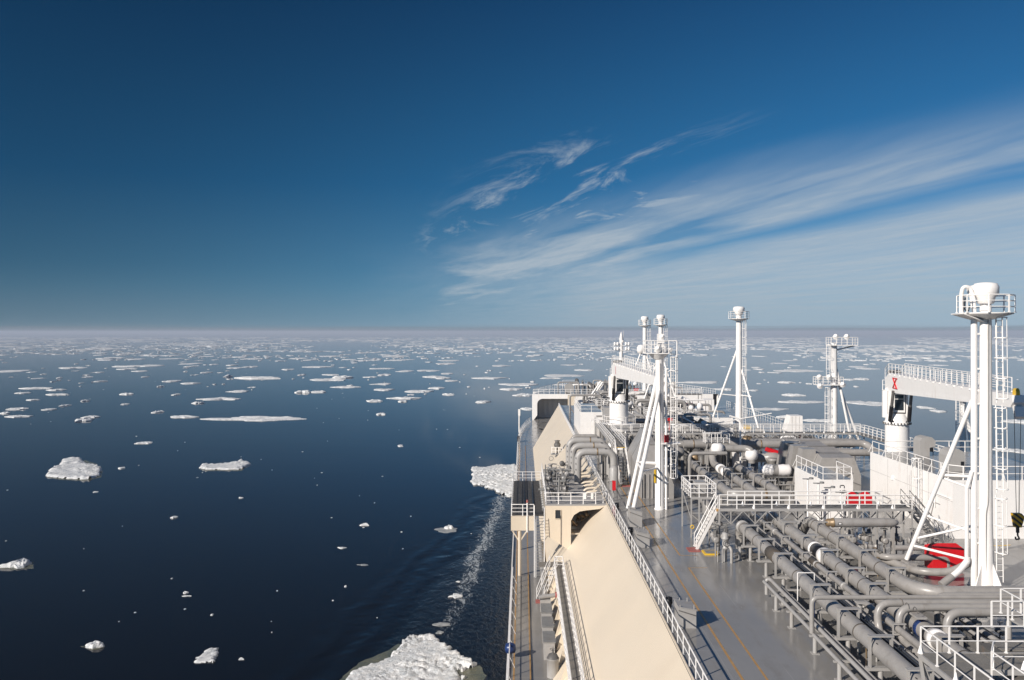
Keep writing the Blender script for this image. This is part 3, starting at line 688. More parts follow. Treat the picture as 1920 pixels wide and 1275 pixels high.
# slimmer lines between them
pipe_thing('slim_pipeline', 'slim grey pipe running between the two thick pipelines', [(18.95, 29, 26.0), (18.95, 71, 26.0), (18.95, 71, 24.3)], 0.17, n=14, bend=0.5)
t_ = bpy.data.objects['slim_pipeline']
sfr = MB(); sfr.box((-0.28, 0, -0.85), (0.06, 0.08, 2.2)); sfr.box((0.28, 0, -0.85), (0.06, 0.08, 2.2)); sfr.box((0, 0, 0.27), (0.72, 0.12, 0.06)); sfr.box((0, 0, -0.24), (0.6, 0.12, 0.08)); sme = meshof('support_frame', sfr, M['lgrey'])
for y in (31, 35, 39, 43, 47.6, 52.4, 57, 61.5, 66): inst('support_frame', sme, t_, (18.95, y, 26.0))
for y in (37.2, 45.0, 50.3, 55, 64):
    g = MB(); g.lathe((18.95, y, 26.0), [(0.16, -0.1), (0.235, -0.08), (0.235, 0.08), (0.16, 0.1)], 14, 'Y'); part('flange', g, M['lgrey'], t_)
g = MB(); g.lathe((18.95, 55.4, 26.0), [(0.165, -0.7), (0.2, -0.68), (0.2, 0.68), (0.165, 0.7)], 14, 'Y'); part('dark_sleeve', g, M['band'], t_)
for i, (x, z, r_, lab) in enumerate(((17.72, 25.75, 0.07, 'thin dark cable pipe right beside the nearest thick pipeline'), (17.95, 25.75, 0.07, 'thin dark cable pipe second from the nearest thick pipeline'), (18.18, 25.75, 0.06, 'thin dark cable pipe third from the nearest thick pipeline'), (18.5, 25.6, 0.10, 'thin pale pipe with clamps left of the slim grey pipe'))):
    g = MB(); g.tube((x, 29, z), (x, 70, z), r_, 8); tt = thing('cable_pipe', lab, 'pipe', (x, 29, ZT)); part('pipe', g, M['conduit' if i < 3 else 'lgrey'], tt)
    if i == 3:
        for k in range(12):
            g = MB(); g.lathe((x, 31+k*3.3, z), [(0.09, -0.06), (0.15, -0.05), (0.15, 0.05), (0.09, 0.06)], 8, 'Y'); part('clamp', g, M['dgrey'], tt)
        g = MB(); g.beam((17.9, 31, 25.62), (17.9, 70, 25.62), 0.7, 0.04); part('cable_tray', g, M['dgrey'], tt)
        for k in range(10):
            g = MB(); g.tube((18.25, 32+k*4, 24), (18.25, 32+k*4, 25.6), 0.05, 6); part('support_leg', g, M['lgrey'], tt)
# three low pipes on the port side of the pipe field
lp = [('low_pipe', 'left one of three low parallel pipes on round posts', [(15.35, 45.5, 25.1), (15.35, 54.3, 25.1)], 0.10),
      ('low_pipe', 'middle one of three low parallel pipes with a bend down at its far end', [(15.85, 30, 25.1), (15.85, 54.6, 25.15), (15.6, 54.6, 25.15), (15.6, 54.6, 24.2)], 0.11),
      ('low_pipe', 'right one of three low parallel pipes on round posts', [(16.25, 30, 24.95), (16.25, 53.4, 24.95)], 0.095)]
for nm, lab, pts, r_ in lp:
    pipe_thing(nm, lab, pts, r_, 'lgrey', n=12, bend=0.3)
t_ = thing('low_pipe', 'short low pipe running beyond the riser towards the bottom edge', 'pipe', (15.35, 44, ZT)); g = MB(); g.tube((15.35, 45.0, 25.0), (15.35, 30, 25.0), 0.10, 12); part('pipe', g, M['lgrey'], t_)
pp = thing('pipe_posts', 'row of round posts with crossheads carrying the low pipes', 'supports', (15.4, 45, ZT))
g = MB(); g.tube((0, 0, 0), (0, 0, 0.92), 0.115, 12); g.box((0, 0, 0.02), (0.4, 0.4, 0.04)); g.box((0.35, 0, 0.93), (1.3, 0.14, 0.10)); pme = meshof('post', g, M['lgrey'])
for y in (52, 49, 45.1, 41.6, 38.0, 34.5, 31): inst('post', pme, pp, (15.45, y, ZT))
for y in (36.3, 40.3, 44.3, 48.5, 52, 55.3, 59.2, 62.5): inst('post', pme, pp, (16.2, y+1.1, ZT)) if y in (52, 62.5) else None
# pipes crossing to starboard above the pipe field
pipe_thing('crossing_pipe', 'slim pipe rising from the low pipes and crossing to starboard', [(15.35, 45.3, 25.0), (15.35, 45.3, 26.9), (46, 45.3, 26.9)], 0.125, n=12, bend=0.4)
c1 = pipe_thing('crossing_pipe', 'shiny crossing pipe with the leftmost big downward bend', [(46, 44.2, 26.95), (18.35, 44.2, 26.95), (18.35, 44.0, 25.45), (18.3, 40.4, 25.45), (18.3, 40.2, 24.2)], 0.19, n=16, bend=0.85, seg=7)
c2 = pipe_thing('crossing_pipe', 'shiny crossing pipe with the second big downward bend', [(46, 43.5, 26.95), (19.15, 43.5, 26.95), (19.15, 43.3, 25.45), (19.05, 39.7, 25.45), (19.05, 39.5, 24.2)], 0.19, n=16, bend=0.85, seg=7)
pipe_thing('crossing_pipe', 'crossing pipe whose bend drops in front of the red box', [(46, 42.6, 27.0), (21.15, 42.6, 27.0), (21.15, 42.4, 25.4), (21.1, 38.4, 25.4), (21.1, 38.2, 24.2)], 0.22, n=16, bend=0.8, seg=7)
pipe_thing('crossing_pipe', 'farther straight crossing pipe below the tall near mast', [(23.8, 46.9, 26.5), (46, 46.9, 26.5)], 0.2, n=14)
pipe_thing('crossing_pipe', 'middle straight crossing pipe below the tall near mast', [(22.4, 46.1, 24.3), (22.4, 46.1, 26.75), (46, 46.1, 26.75)], 0.16, n=14)
pf = thing('crossing_pipe_supports', 'round posts and straps carrying the crossing pipes', 'supports', (19, 44, ZT))
for (x, y) in ((17.9, 45.3), (19.95, 43.9), (28.0, 44), (24.5, 43.0), (34.0, 44)):
    g = MB(); g.tube((x, y, ZT), (x, y, 26.62), 0.13, 10); part('post', g, M['lgrey'], pf)
    g = MB(); g.box((x, y-0.1, 26.68), (0.5, 2.4 if x > 18 else 0.4, 0.1)); part('crosshead', g, M['lgrey'], pf)
for x in (19.6, 28.3):
    for (y, z, r_) in ((43.5, 26.95, 0.2), (44.2, 26.95, 0.2), (42.6, 27.0, 0.23)):
        g = MB(); g.hoop((x, y, z), r_+0.015, 0.022, 0, 180, n=8, axis='X'); part('strap', g, M['dgrey'], pf)
# clutter low under the pipes: hanging lines, drains and small cross beams
cl_ = thing('deck_pipework', 'low dark pipework and drains lying under the thick pipelines', 'pipework', (20, 50, ZT))
for k in range(46):
    y = 30+k*0.9; x = rnd4.choice((17.9, 19.6, 21.3, 21.8, 24.2, 25.3)); g = MB()
    if k % 3 == 0: g.beam((x-1.2, y, 24.7), (x+1.3, y, 24.7), 0.12, 0.16)
    elif k % 3 == 1: g.path([(x, y, 24.2), (x, y, 24.9), (x, y+rnd4.uniform(1.5, 4), 24.9)], rnd4.uniform(0.05, 0.1), 8, bend=0.2)
    else: g.path([(x-1, y, 24.6), (x+0.7, y, 24.6), (x+0.7, y, 25.3)], rnd4.uniform(0.04, 0.08), 8, bend=0.2)
    part('drain_pipe', g, M['lgrey' if k % 4 else 'dgrey'], cl_)
for x, r_ in ((21.45, 0.13), (21.9, 0.09), (24.0, 0.10), (24.6, 0.16)):
    g = MB(); g.tube((x, 30, 24.95), (x, 70, 24.95), r_, 10); part('drain_pipe', g, M['lgrey'], cl_)
for x, w_, z_ in ((21.45, 0.7, 25.1), (24.1, 0.8, 24.9), (18.35, 0.5, 24.8), (25.2, 0.5, 24.6)):  # dark trays and cables added to deepen the shadowed gaps between the pipelines
    g = MB()
    for s_ in (-1, 1): g.beam((x+s_*w_/2, 30, z_), (x+s_*w_/2, 70, z_), 0.04, 0.14)
    for k in range(66): g.bx(x-w_/2, x+w_/2, 30+k*0.6, 30.08+k*0.6, z_-0.05, z_-0.01)
    part('cable_tray', g, M['dgrey'], cl_, kind='stuff')
    for k in range(5):
        g = MB(); g.tube((x-w_*0.35+k*w_*0.17, 30, z_+0.03), (x-w_*0.35+k*w_*0.17, 70, z_+0.03), 0.035+0.012*(k % 3), 6); part('cable', g, M['conduit' if k % 2 else 'black'], cl_)
for k in range(34):
    x = rnd4.choice((17.9, 21.5, 24.0, 24.7, 25.6)); y = rnd4.uniform(38, 69); z_ = rnd4.uniform(24.5, 25.4); g = MB()
    g.lathe((x, y, z_), [(0.05, -0.3), (0.15, -0.28), (0.15, -0.2), (0.08, -0.15), (0.13, 0), (0.08, 0.15), (0.15, 0.2), (0.15, 0.28), (0.05, 0.3)], 8, 'Y'); g.tube((x, y, z_), (x, y, z_+0.5), 0.03, 5); g.tube((x, y, z_), (x, y, 24), 0.04, 5); g.hoop((x, y, z_+0.5), 0.13, 0.02, n=8); part('small_valve', g, M[('steel', 'dgrey', 'lgrey', 'brass')[k % 4]], cl_)
# right hand fore pipes beside the red box
pipe_thing('bent_pipe', 'grey pipe looping under the brace foot beside the red box', [(25.6, 66, 24.6), (25.6, 60.5, 25.0), (30.1, 60.5, 25.0), (30.1, 60.5, 24.2)], 0.23, n=14, bend=0.9)
pipe_thing('bent_pipe', 'short grey pipe with a dark end ring in front of the red box', [(27.2, 62.4, 25.2), (29.6, 62.4, 25.2), (30.1, 61.6, 25.3)], 0.2, n=14, bend=0.6)
pipe_thing('bent_pipe', 'grey pipe bending from the pipe field up into the tall near mast', [(25.3, 64, 24.5), (27.0, 57.9, 24.7), (29.0, 57.5, 24.8), (30.2, 57.2, 25.7)], 0.26, n=16, bend=1.2)
valves([(24.8, 64.2, 25.4), (26.0, 65.0, 25.3), (27.4, 64.7, 25.2), (28.6, 65.3, 25.2), (30.2, 63.2, 25.2), (26.9, 66.3, 25.3), (29.4, 64.2, 25.3), (25.6, 62.8, 25.2)], '# grey hand wheel valve under the near catwalk end')
valves([(14.6, 64.6, 25.3), (15.2, 64.2, 25.5), (14.9, 66.0, 25.2), (15.6, 65.4, 25.4), (15.0, 68.6, 25.3), (15.9, 69.6, 25.4)], '# grey hand wheel valve behind the yellow edged mat')
sp = thing('spool_pipe', 'short thick grey pipe drum with small black framed plate and brown end', 'pipe', (23.5, 64, ZT))
g = MB(); g.lathe((23.5, 64.6, 26.55), [(0.33, 0), (0.34, 0.05), (0.34, 4.2), (0.30, 4.6), (0.15, 4.9), (0.0, 4.95)], 18, 'X'); part('pipe', g, M['grey'], sp)
g = MB(); g.lathe((22.9, 64.6, 26.55), [(0.0, 0), (0.2, 0.05), (0.31, 0.2), (0.31, 0.5), (0.36, 0.52), (0.36, 0.62)], 18, 'X'); part('end_cap', g, M['brass'], sp)
g = MB(); g.bx(23.75, 24.05, 64.245, 64.255, 26.47, 26.63); part('plate_frame', g, M['black'], sp)
g = MB(); g.bx(23.80, 24.0, 64.235, 64.243, 26.50, 26.60); part('plate', g, M['white'], sp)
for x in (24.2, 26.6, 28.0):
    g = MB(); g.box((x, 64.6, 25.1), (0.12, 0.5, 2.3)); part('support_leg', g, M['lgrey'], sp)

# ---------------------------------------------------------------- near catwalk and its stairs
def catwalk(root, x0, x1, y0, y1, z, posts=(), truss=True, step=1.95, rails='both', zb=ZT, leg_r=0.06):
    n = max(1, round((x1-x0)/step)); w = (x1-x0)/n
    gp = MB(); gp.box((0, 0, -0.03), (w-0.03, y1-y0-0.1, 0.05)); me = meshof('grating_panel', gp, M['walk'])
    for k in range(n): inst('grating_panel', me, root, (x0+w*(k+0.5), (y0+y1)/2, z))
    for y in (y0, y1):
        g = MB(); g.beam((x0, y, z-0.06), (x1, y, z-0.06), 0.07, 0.22); part('edge_beam', g, M['lgrey'], root)
    if truss:
        tg = MB(); tg.beam((0, 0, -0.1), (0, 0, -1.15), 0.07, 0.07); tg.beam((-w*0.5, 0, -0.15), (0, 0, -1.15), 0.06, 0.06); tg.beam((w*0.5, 0, -0.15), (0, 0, -1.15), 0.06, 0.06); tme = meshof('truss_brace', tg, M['lgrey'])
        for k in range(n):
            for y in (y0, y1): inst('truss_brace', tme, root, (x0+w*(k+0.5), y, z))
    for (x, y) in posts:
        g = MB(); g.box((x, y, (z+zb)/2-0.05), (leg_r*2, leg_r*2, z-zb-0.1)); part('leg', g, M['lgrey'], root)
cw = thing('near_catwalk', 'raised catwalk crossing the pipelines in front of the white deckhouses', 'catwalk', (23, 67, 27.2))
catwalk(cw, 15.25, 30.4, 66.4, 67.9, 27.2, posts=[(15.3, 66.4), (15.3, 67.9), (25.4, 66.4), (28.2, 66.4), (28.2, 67.9), (30.3, 66.4), (30.3, 67.9)], step=1.9)
railing(cw, [(15.3, 66.4, 27.2), (30.3, 66.4, 27.2)], spacing=1.35, mids=(0.37, 0.74))
railing(cw, [(16.3, 67.9, 27.2), (28.6, 67.9, 27.2)], spacing=1.35, mids=(0.37, 0.74))
cone = MB(); cone.lathe((0, 0, 0), [(0.14, 0), (0.03, 0.34)], 4); cone_me = meshof('post_gusset', cone, M['white'])
for x in (18.0, 20.7, 23.4, 26.1, 28.8): inst('post_gusset', cone_me, cw, (x, 66.45, 27.2)); inst('post_gusset', cone_me, cw, (x-0.5, 67.85, 27.2))
s1 = thing('catwalk_stairs', 'white railed stairs from the near catwalk down to the red landing pad', 'stairs', (14.5, 67, ZT))
stairs(s1, (15.25, 67.1, 27.2), (13.55, 66.9, ZT+0.05), 0.9, (0, 1, 0))
g = MB(); g.bx(15.1, 15.35, 66.5, 66.7, 27.0, 27.2); part('step_edge', g, M['orange'], s1)
s2 = thing('catwalk_stairs', 'grey stairs at the starboard end of the near catwalk by the white house', 'stairs', (32, 68, ZT))
stairs(s2, (30.5, 67.2, 27.2), (33.6, 69.0, ZT+0.05), 0.9, (-0.5, 0.86, 0), rm='lgrey')
s3 = thing('catwalk_stairs', 'second grey stairs crossing in front of the tall white wall', 'stairs', (32, 68, ZT))
stairs(s3, (31.0, 69.2, 27.2), (34.3, 71.2, ZT+0.05), 0.8, (-0.5, 0.86, 0), rm='lgrey')
# small valve tower left of the catwalk
tw = thing('valve_tower', 'tall grey service platform on legs beside the stairs', 'platform', (15, 73, ZT))
catwalk(tw, 13.9, 16.0, 70.6, 74.6, 27.3, posts=[(13.95, 70.6), (15.95, 70.6), (13.95, 74.6), (15.95, 74.6), (14.6, 70.6), (14.95, 70.8)], truss=False, step=1.05, leg_r=0.055)
railing(tw, [(16.0, 70.6, 27.3), (13.9, 70.6, 27.3), (13.9, 74.6, 27.3), (16.0, 74.6, 27.3), (16.0, 70.6, 27.3)], spacing=0.8, mids=(0.37, 0.74))
for (a, b) in (((13.95, 70.6, 24.2), (15.95, 70.6, 25.9)), ((15.95, 70.6, 24.2), (13.95, 70.6, 25.9)), ((13.95, 70.6, 26), (15.95, 70.6, 26)), ((14, 70.6, 25.3), (14, 74.6, 27))):
    g = MB(); g.beam(a, b, 0.06, 0.06); part('brace', g, M['lgrey'], tw)
g = MB(); g.bx(14.6, 15.5, 72, 73.2, 27.32, 28.3); part('cabinet', g, M['lgrey'], tw)
g = MB(); g.hoop((14.0, 70.4, 24.9), 0.14, 0.04, axis='Y'); part('yellow_wheel', g, M['yellow'], tw)
# yellow edged mat with small stand
mt = thing('yellow_mat', 'yellow edged steel mat lying on the deck by the stairs', 'mat', (14.2, 65.5, ZT))
g = MB(); g.bx(13.85, 14.95, 64.9, 66.1, ZT+0.003, ZT+0.10); part('yellow_edge', g, M['yellow'], mt)
g = MB(); g.bx(14.0, 14.8, 65.05, 65.95, ZT+0.101, ZT+0.115); part('grid_plate', g, M['steel'], mt)
vs_ = thing('valve_stack', 'grey upright valve stack standing in front of the pipelines', 'valve', (15.0, 62.5, ZT))
g = MB(); g.lathe((15.0, 63.2, ZT), [(0.14, 0), (0.14, 0.9), (0.26, 0.95), (0.26, 1.05), (0.2, 1.1), (0.24, 1.35), (0.2, 1.6), (0.28, 1.65), (0.28, 1.75), (0.22, 1.8), (0.22, 2.1), (0, 2.15)], 12); part('body', g, M['lgrey'], vs_)
g = MB(); g.path([(15.35, 62.7, ZT), (15.35, 62.7, ZT+1.0), (15.2, 63.1, ZT+1.2)], 0.11, 8, bend=0.2); g.tube((14.4, 63.0, ZT), (14.4, 63.0, ZT+1.1), 0.04, 6); g.tube((14.7, 62.8, ZT), (14.7, 62.8, ZT+1.0), 0.05, 6); part('side_pipe', g, M['lgrey'], vs_)
g = MB(); g.hoop((15.0, 62.85, ZT+1.4), 0.22, 0.03, axis='Y'); g.lathe((14.42, 62.95, ZT+1.15), [(0.02, 0), (0.14, 0.05), (0.14, 0.2), (0, 0.25)], 8); part('wheel', g, M['dgrey'], vs_)

# lower right service gangway
gw = thing('near_gangway', 'white railed gangway at the lower right corner of the deck', 'gangway', (17, 34, 27.8))
z = 27.8
for k in range(6):
    g = MB(); g.bx(16.35, 17.75, 29.6+k*0.92, 30.48+k*0.92, z-0.06, z); part('floor_panel', g, M['walk'], gw)
for k in range(9):
    g = MB(); g.bx(17.8+k*1.1, 18.85+k*1.1, 33.4, 35.0, z-0.06, z); part('floor_panel', g, M['walk'], gw)
for k in range(5):
    g = MB(); g.bx(19.9+k*1.1, 20.95+k*1.1, 35.4, 36.6, z-0.06, z); part('floor_panel', g, M['walk'], gw)
for a, b in (((16.3, 29.5, z-0.1), (16.3, 35.1, z-0.1)), ((17.8, 29.5, z-0.1), (17.8, 33.35, z-0.1)), ((16.3, 35.1, z-0.1), (26, 35.1, z-0.1)), ((17.8, 33.3, z-0.1), (26, 33.3, z-0.1))):
    g = MB(); g.beam(a, b, 0.08, 0.2); part('edge_beam', g, M['lgrey'], gw)
for a, b in (((16.3, 35.0, z-0.2), (16.3, 33.6, ZT)), ((16.3, 32.2, z-0.2), (16.3, 33.6, ZT)), ((16.3, 35, z-0.2), (17.8, 35, ZT)), ((24, 33.4, z), (24, 33.4, ZT)), ((20.9, 33.4, z), (20.9, 33.4, ZT)), ((18.2, 35.3, z-0.2), (20, 33.8, ZT)), ((21.4, 35.0, z-0.2), (22.6, 33.8, ZT))):
    g = MB(); g.beam(a, b, 0.11, 0.11); part('leg', g, M['lgrey'], gw)
railing(gw, [(16.35, 29.5, z), (16.35, 35.05, z), (22.2, 35.05, z), (22.2, 36.7, z), (25.9, 36.7, z)], spacing=1.3, mids=(0.5,), w=0.07, r=0.03)
railing(gw, [(17.75, 29.5, z), (17.75, 32.3, z), (18.4, 33.35, z), (26, 33.35, z)], spacing=1.25, mids=(0.5,), w=0.07, r=0.03)
for x, y in ((16.35, 35.05), (17.75, 31.5), (16.35, 32.2), (19.6, 33.35), (20.9, 35.05)): inst('post_gusset', cone_me, gw, (x, y, z))
railing(gw, [(20.0, 36.4, z+0.6), (21.4, 36.4, z+0.6), (21.4, 38.2, z+0.6), (25, 38.2, z+0.6)], spacing=0.9, mids=(0.5,), w=0.07, r=0.03)
for i, (x, y, r_) in enumerate(((19.6, 31.9, 0.5), (21.6, 32.0, 0.6), (23.2, 34.2, 0.5))):
    g = MB(); g.lathe((x, y, ZT), [(r_, 0), (r_, 1.7), (r_*0.7, 2.2), (0.2, 2.5), (0.2, 2.8), (0, 2.85)], 16); solo('pump_housing', g, M['lgrey'], ('round grey pump housing under the near gangway, leftmost of three', 'round grey pump housing under the near gangway, biggest of three', 'round grey pump housing under the near gangway, farthest of three')[i], 'pump housing')
for i, (x, y) in enumerate(((22.7, 40.3), (24.6, 39.4))):
    t_ = thing('motor_unit', ('grey boxed motor unit with a round front behind the near gangway', 'grey boxed motor unit near the right picture edge')[i], 'motor', (x, y, ZT))
    g = MB(); g.bx(x-0.9, x+0.9, y-0.6, y+0.6, ZT+0.8, ZT+2.1); part('housing', g, M['dgrey'], t_)
    g = MB(); g.lathe((x-0.2, y-0.62, ZT+1.4), [(0.5, 0.0), (0.5, -0.1), (0.25, -0.3), (0, -0.32)], 14, 'Y'); part('end_bell', g, M['grey'], t_)
    g = MB(); g.bx(x-1, x+1, y-0.7, y+0.7, ZT+0.01, ZT+0.8); part('base', g, M['lgrey'], t_)

# ---------------------------------------------------------------- boxes on the trunk beside the railing
def sbox(x0, x1, y, d, h, lab, pins=True):
    t_ = thing('fairlead_box', lab, 'steel box', ((x0+x1)/2, y, ZT))
    g = MB(); g.prism([(x0, y, ZT), (x1, y, ZT), (x1, y, ZT+h*0.86), (x0, y, ZT+h)], (0, d, 0)); part('body', g, M['lgrey'], t_)
    g = MB(); g.beam((x0-0.03, y+d/2, ZT+h+0.02), (x1+0.03, y+d/2, ZT+h*0.86+0.02), d+0.06, 0.04); part('lid', g, M['lgrey'], t_)
    g = MB(); g.beam((x0-0.01, y-0.02, ZT+h*0.86), (x1, y-0.02, ZT+h*0.60), 0.03, 0.05); part('ledge', g, M['dgrey'], t_)
    if pins:
        for px_, py_ in ((x0+0.1, y+0.1), (x1-0.1, y+0.1), (x1-0.25, y+d-0.1), (x0+0.3, y+d-0.1)):
            g = MB(); g.tube((px_, py_, ZT+h*0.75), (px_, py_, ZT+h+0.12), 0.035, 6); part('pin', g, M['lgrey'], t_)
sbox(9.35, 10.4, 74.3, 1.6, 1.5, 'grey sloped steel box carrying the foot of a white mast brace', False)
sbox(9.0, 10.0, 67.2, 1.5, 1.2, 'grey sloped steel box halfway along the railing')
sbox(8.95, 9.95, 48.9, 1.5, 1.2, 'grey sloped steel box nearest the bottom of the picture')
for y, lab in ((51.6, 'black capped small fitting behind the railing near the bottom'), (70.0, 'black rounded fitting behind the railing by the middle grey box'), (80.0, 'black rounded fitting behind the railing below the red cabinet')):
    g = MB(); g.lathe((8.85, y, ZT), [(0.14, 0), (0.16, 0.5), (0.22, 0.6), (0.2, 0.95), (0, 1.0)], 10); solo('deck_fitting', g, M['black'], lab, 'fitting', None, (8.85, y, ZT))
rc = thing('fire_cabinet', 'narrow red cabinet on a post beside the trunk railing', 'cabinet', (9.15, 87.3, ZT))
g = MB(); g.tube((9.3, 87.3, ZT), (9.3, 87.3, ZT+0.8), 0.06, 6); part('post', g, M['lgrey'], rc)
g = MB(); g.bx(9.15, 9.5, 87.1, 87.5, ZT+0.8, ZT+1.75); part('cabinet', g, M['red'], rc)
g = MB(); g.bx(8.9, 9.14, 87.1, 87.5, ZT+0.75, ZT+1.7); part('side_box', g, M['lgrey'], rc)

# ---------------------------------------------------------------- the manifold pipes
for i, (Y, X, lab) in enumerate(((96, 6.2, 'nearest of three big bent pipes reaching over the port side'), (101, 5.95, 'middle of three big bent pipes reaching over the port side'), (106, 5.75, 'farthest of three big bent pipes reaching over the port side'))):
    z = CZ-13.5; t_ = pipe_thing('manifold_pipe', lab, [(X, Y, 23.2), (X, Y, z), ((10.25, 10.2, 10.15)[i], Y, z), ((10.25, 10.2, 10.15)[i], Y, 24.1)], 0.40, 'lgrey', n=18, bend=1.0)
    for xx in (8.4,):
        g = MB(); g.lathe((xx, Y, z), [(0.40, -0.08), (0.415, -0.07), (0.415, 0.07), (0.40, 0.08)], 18, 'X'); part('rust_band', g, M['brass'], t_)
    g = MB(); g.box((9.35, Y, z-0.1), (0.25, 0.5, 1.0)); g.beam((9.35, Y-0.2, ZT), (9.35, Y-0.2, z-0.5), 0.1, 0.1); part('support_leg', g, M['dgrey'], t_)
    for k in range(6):
        g = MB(); g.box((X-0.25, Y-0.38, 23.6+k*0.65), (0.05, 0.03, 0.16)); part('stud', g, M['black'], t_)
    g = MB(); g.lathe((X, Y, 23.2), [(0.5, -0.3), (0.5, -0.1), (0.38, 0.0), (0.5, 0.1), (0.5, 0.3)], 16); part('flange', g, M['steel'], t_)
for i, Y in enumerate((110.5, 114.5)):
    pipe_thing('manifold_pipe', ('fourth bent pipe partly hidden behind the three big ones', 'fifth bent pipe partly hidden behind the three big ones')[i], [(6.6, Y, 23.6), (6.6, Y, 27.0), (10.2, Y, 27.0), (10.2, Y, 24.1)], 0.26, 'grey', n=14, bend=0.8)
for k in range(10):
    x = 9.05+k*0.27; yy = 97.5+(k % 3)*1.1; g = MB(); g.tube((x, yy, ZT), (x, yy, 27.2), rnd4.uniform(0.05, 0.12), 8); solo('riser_pipe', g, M[('lgrey', 'dgrey', 'grey')[k % 3]], ('leftmost', 'second', 'third', 'fourth', 'fifth', 'sixth', 'seventh', 'eighth', 'ninth', 'tenth')[k]+(' from the left' if k else '')+' of the thin upright pipes beneath the big bent pipes', 'pipe', 'thin riser pipes beneath the big bent pipes')
g = MB(); g.lathe((10.0, 93.5, ZT), [(0.5, 0), (0.5, 2.0), (0.3, 2.3), (0, 2.4)], 16); solo('upright_vessel', g, M['lgrey'], 'stout upright grey vessel behind the red cabinet', 'vessel')
mv = thing('loading_valves', 'cluster of grey loading valves and flanges over the port side', 'valves', (3.6, 92, 23))
for k in range(70):
    x = rnd4.uniform(2.4, 5.2); y = rnd4.uniform(87.5, 102); zz_ = 24.0+rnd4.uniform(0, 1.7); g = MB(); c = rnd4.random()
    if c < 0.35: g.lathe((x, y, zz_), [(0.1, -0.3), (0.3, -0.28), (0.3, -0.2), (0.16, -0.15), (0.22, 0), (0.16, 0.15), (0.3, 0.2), (0.3, 0.28), (0.1, 0.3)], 10, rnd4.choice('XYZ'))
    elif c < 0.6: g.tube((x, y, 24.0), (x, y, zz_+0.4), rnd4.uniform(0.04, 0.1), 6)
    elif c < 0.8: g.tube((x-0.8, y, zz_), (x+0.9, y, zz_), rnd4.uniform(0.06, 0.16), 8)
    else: g.hoop((x, y, zz_+0.5), 0.26, 0.03, n=10, axis=rnd4.choice('ZY'))
    part('valve_piece', g, M[rnd4.choice(('steel', 'grey', 'lgrey', 'dgrey'))], mv)
g = MB()
for k in range(14): g.lathe((2.15, 85.5+k*1.25, 23.0), [(0.05, 0), (0.2, 0.05), (0.22, 0.2), (0.1, 0.35), (0, 0.36)], 8)
part('blank_flange', g, M['steel'], mv, kind='stuff')
cf = thing('cream_framework', 'cream painted supports and curved pipes inside the loading area', 'framework', (7.4, 95, 23))
for k in range(16):
    y = 88.5+k*0.95; g = MB(); g.path([(6.3, y, 23.0), (6.6, y, 24.2), (7.9, y, 24.3)], 0.13, 8, bend=0.5) if k % 2 else g.beam((6.2, y, 22.9), (8.2, y, 24.9), 0.14, 0.14); part('support', g, M['cream' if k % 4 else 'steel'], cf)
sp2 = thing('slope_platform', 'small railed platform with a valve jutting from the cream slope', 'platform', (5.6, 138, 21.3))
g = MB(); g.bx(4.6, 6.5, 137.4, 138.8, 21.15, 21.28); part('floor', g, M['steel'], sp2)
railing(sp2, [(6.4, 137.5, 21.28), (4.7, 137.5, 21.28), (4.7, 138.7, 21.28)], spacing=0.6, joined=True)
g = MB(); g.lathe((5.6, 138, 21.3), [(0.1, 0), (0.1, 1.0), (0.5, 1.1), (0.55, 1.5), (0.3, 1.9), (0.5, 2.1), (0, 2.2)], 10); part('valve', g, M['dgrey'], sp2)

# rail topped passage between the trunk edge and the catwalk, with stairs
pc = thing('long_catwalk', 'long railed catwalk leading forward past the bent pipes to the port crane', 'catwalk', (10.6, 115, 27.6))
g = MB()
for k in range(18):
    q = MB(); q.bx(10.7, 11.9, 99.2+k*1.45, 100.6+k*1.45, 27.5, 27.58); part('floor_panel', q, M['walk'], pc)
for X in (10.65, 11.95):
    q = MB(); q.beam((X, 99.1, 27.5), (X, 125.5, 27.5), 0.08, 0.25); part('edge_beam', q, M['lgrey'], pc)
railing(pc, [(10.65, 99.1, 27.58), (10.65, 125, 27.58)], spacing=1.5, mids=(0.37, 0.74))
railing(pc, [(11.95, 99.1, 27.58), (11.95, 114, 27.58)], spacing=1.5, mids=(0.37, 0.74))
for y in (101, 108, 115, 122):
    q = MB(); q.beam((10.65, y, ZT), (10.65, y, 27.4), 0.12, 0.12); q2 = MB(); q2.beam((11.95, y, ZT), (11.95, y, 27.4), 0.12, 0.12); part('leg', q, M['lgrey'], pc); part('leg', q2, M['lgrey'], pc)
s4 = thing('ladder_stairs', 'steep white sided stairs coming down behind the pair of mast braces', 'stairs', (11.3, 96, ZT))
stairs(s4, (11.3, 99.0, 27.5), (11.35, 94.8, ZT), 1.15, (1, 0, 0), m='steel')
for (a, b, m_, z) in ((94.4, 94.7, 'orange', 0.01), (93.6, 94.2, 'mutedred', 0.01)):
    q = MB(); q.bx(10.9, 11.9, a, b, ZT+z, ZT+z+0.05); part('landing_pad', q, M[m_], s4)
q = MB(); q.bx(10.75, 11.85, 98.7, 99.0, 27.58, 27.62); part('step_edge', q, M['yellow'], s4)
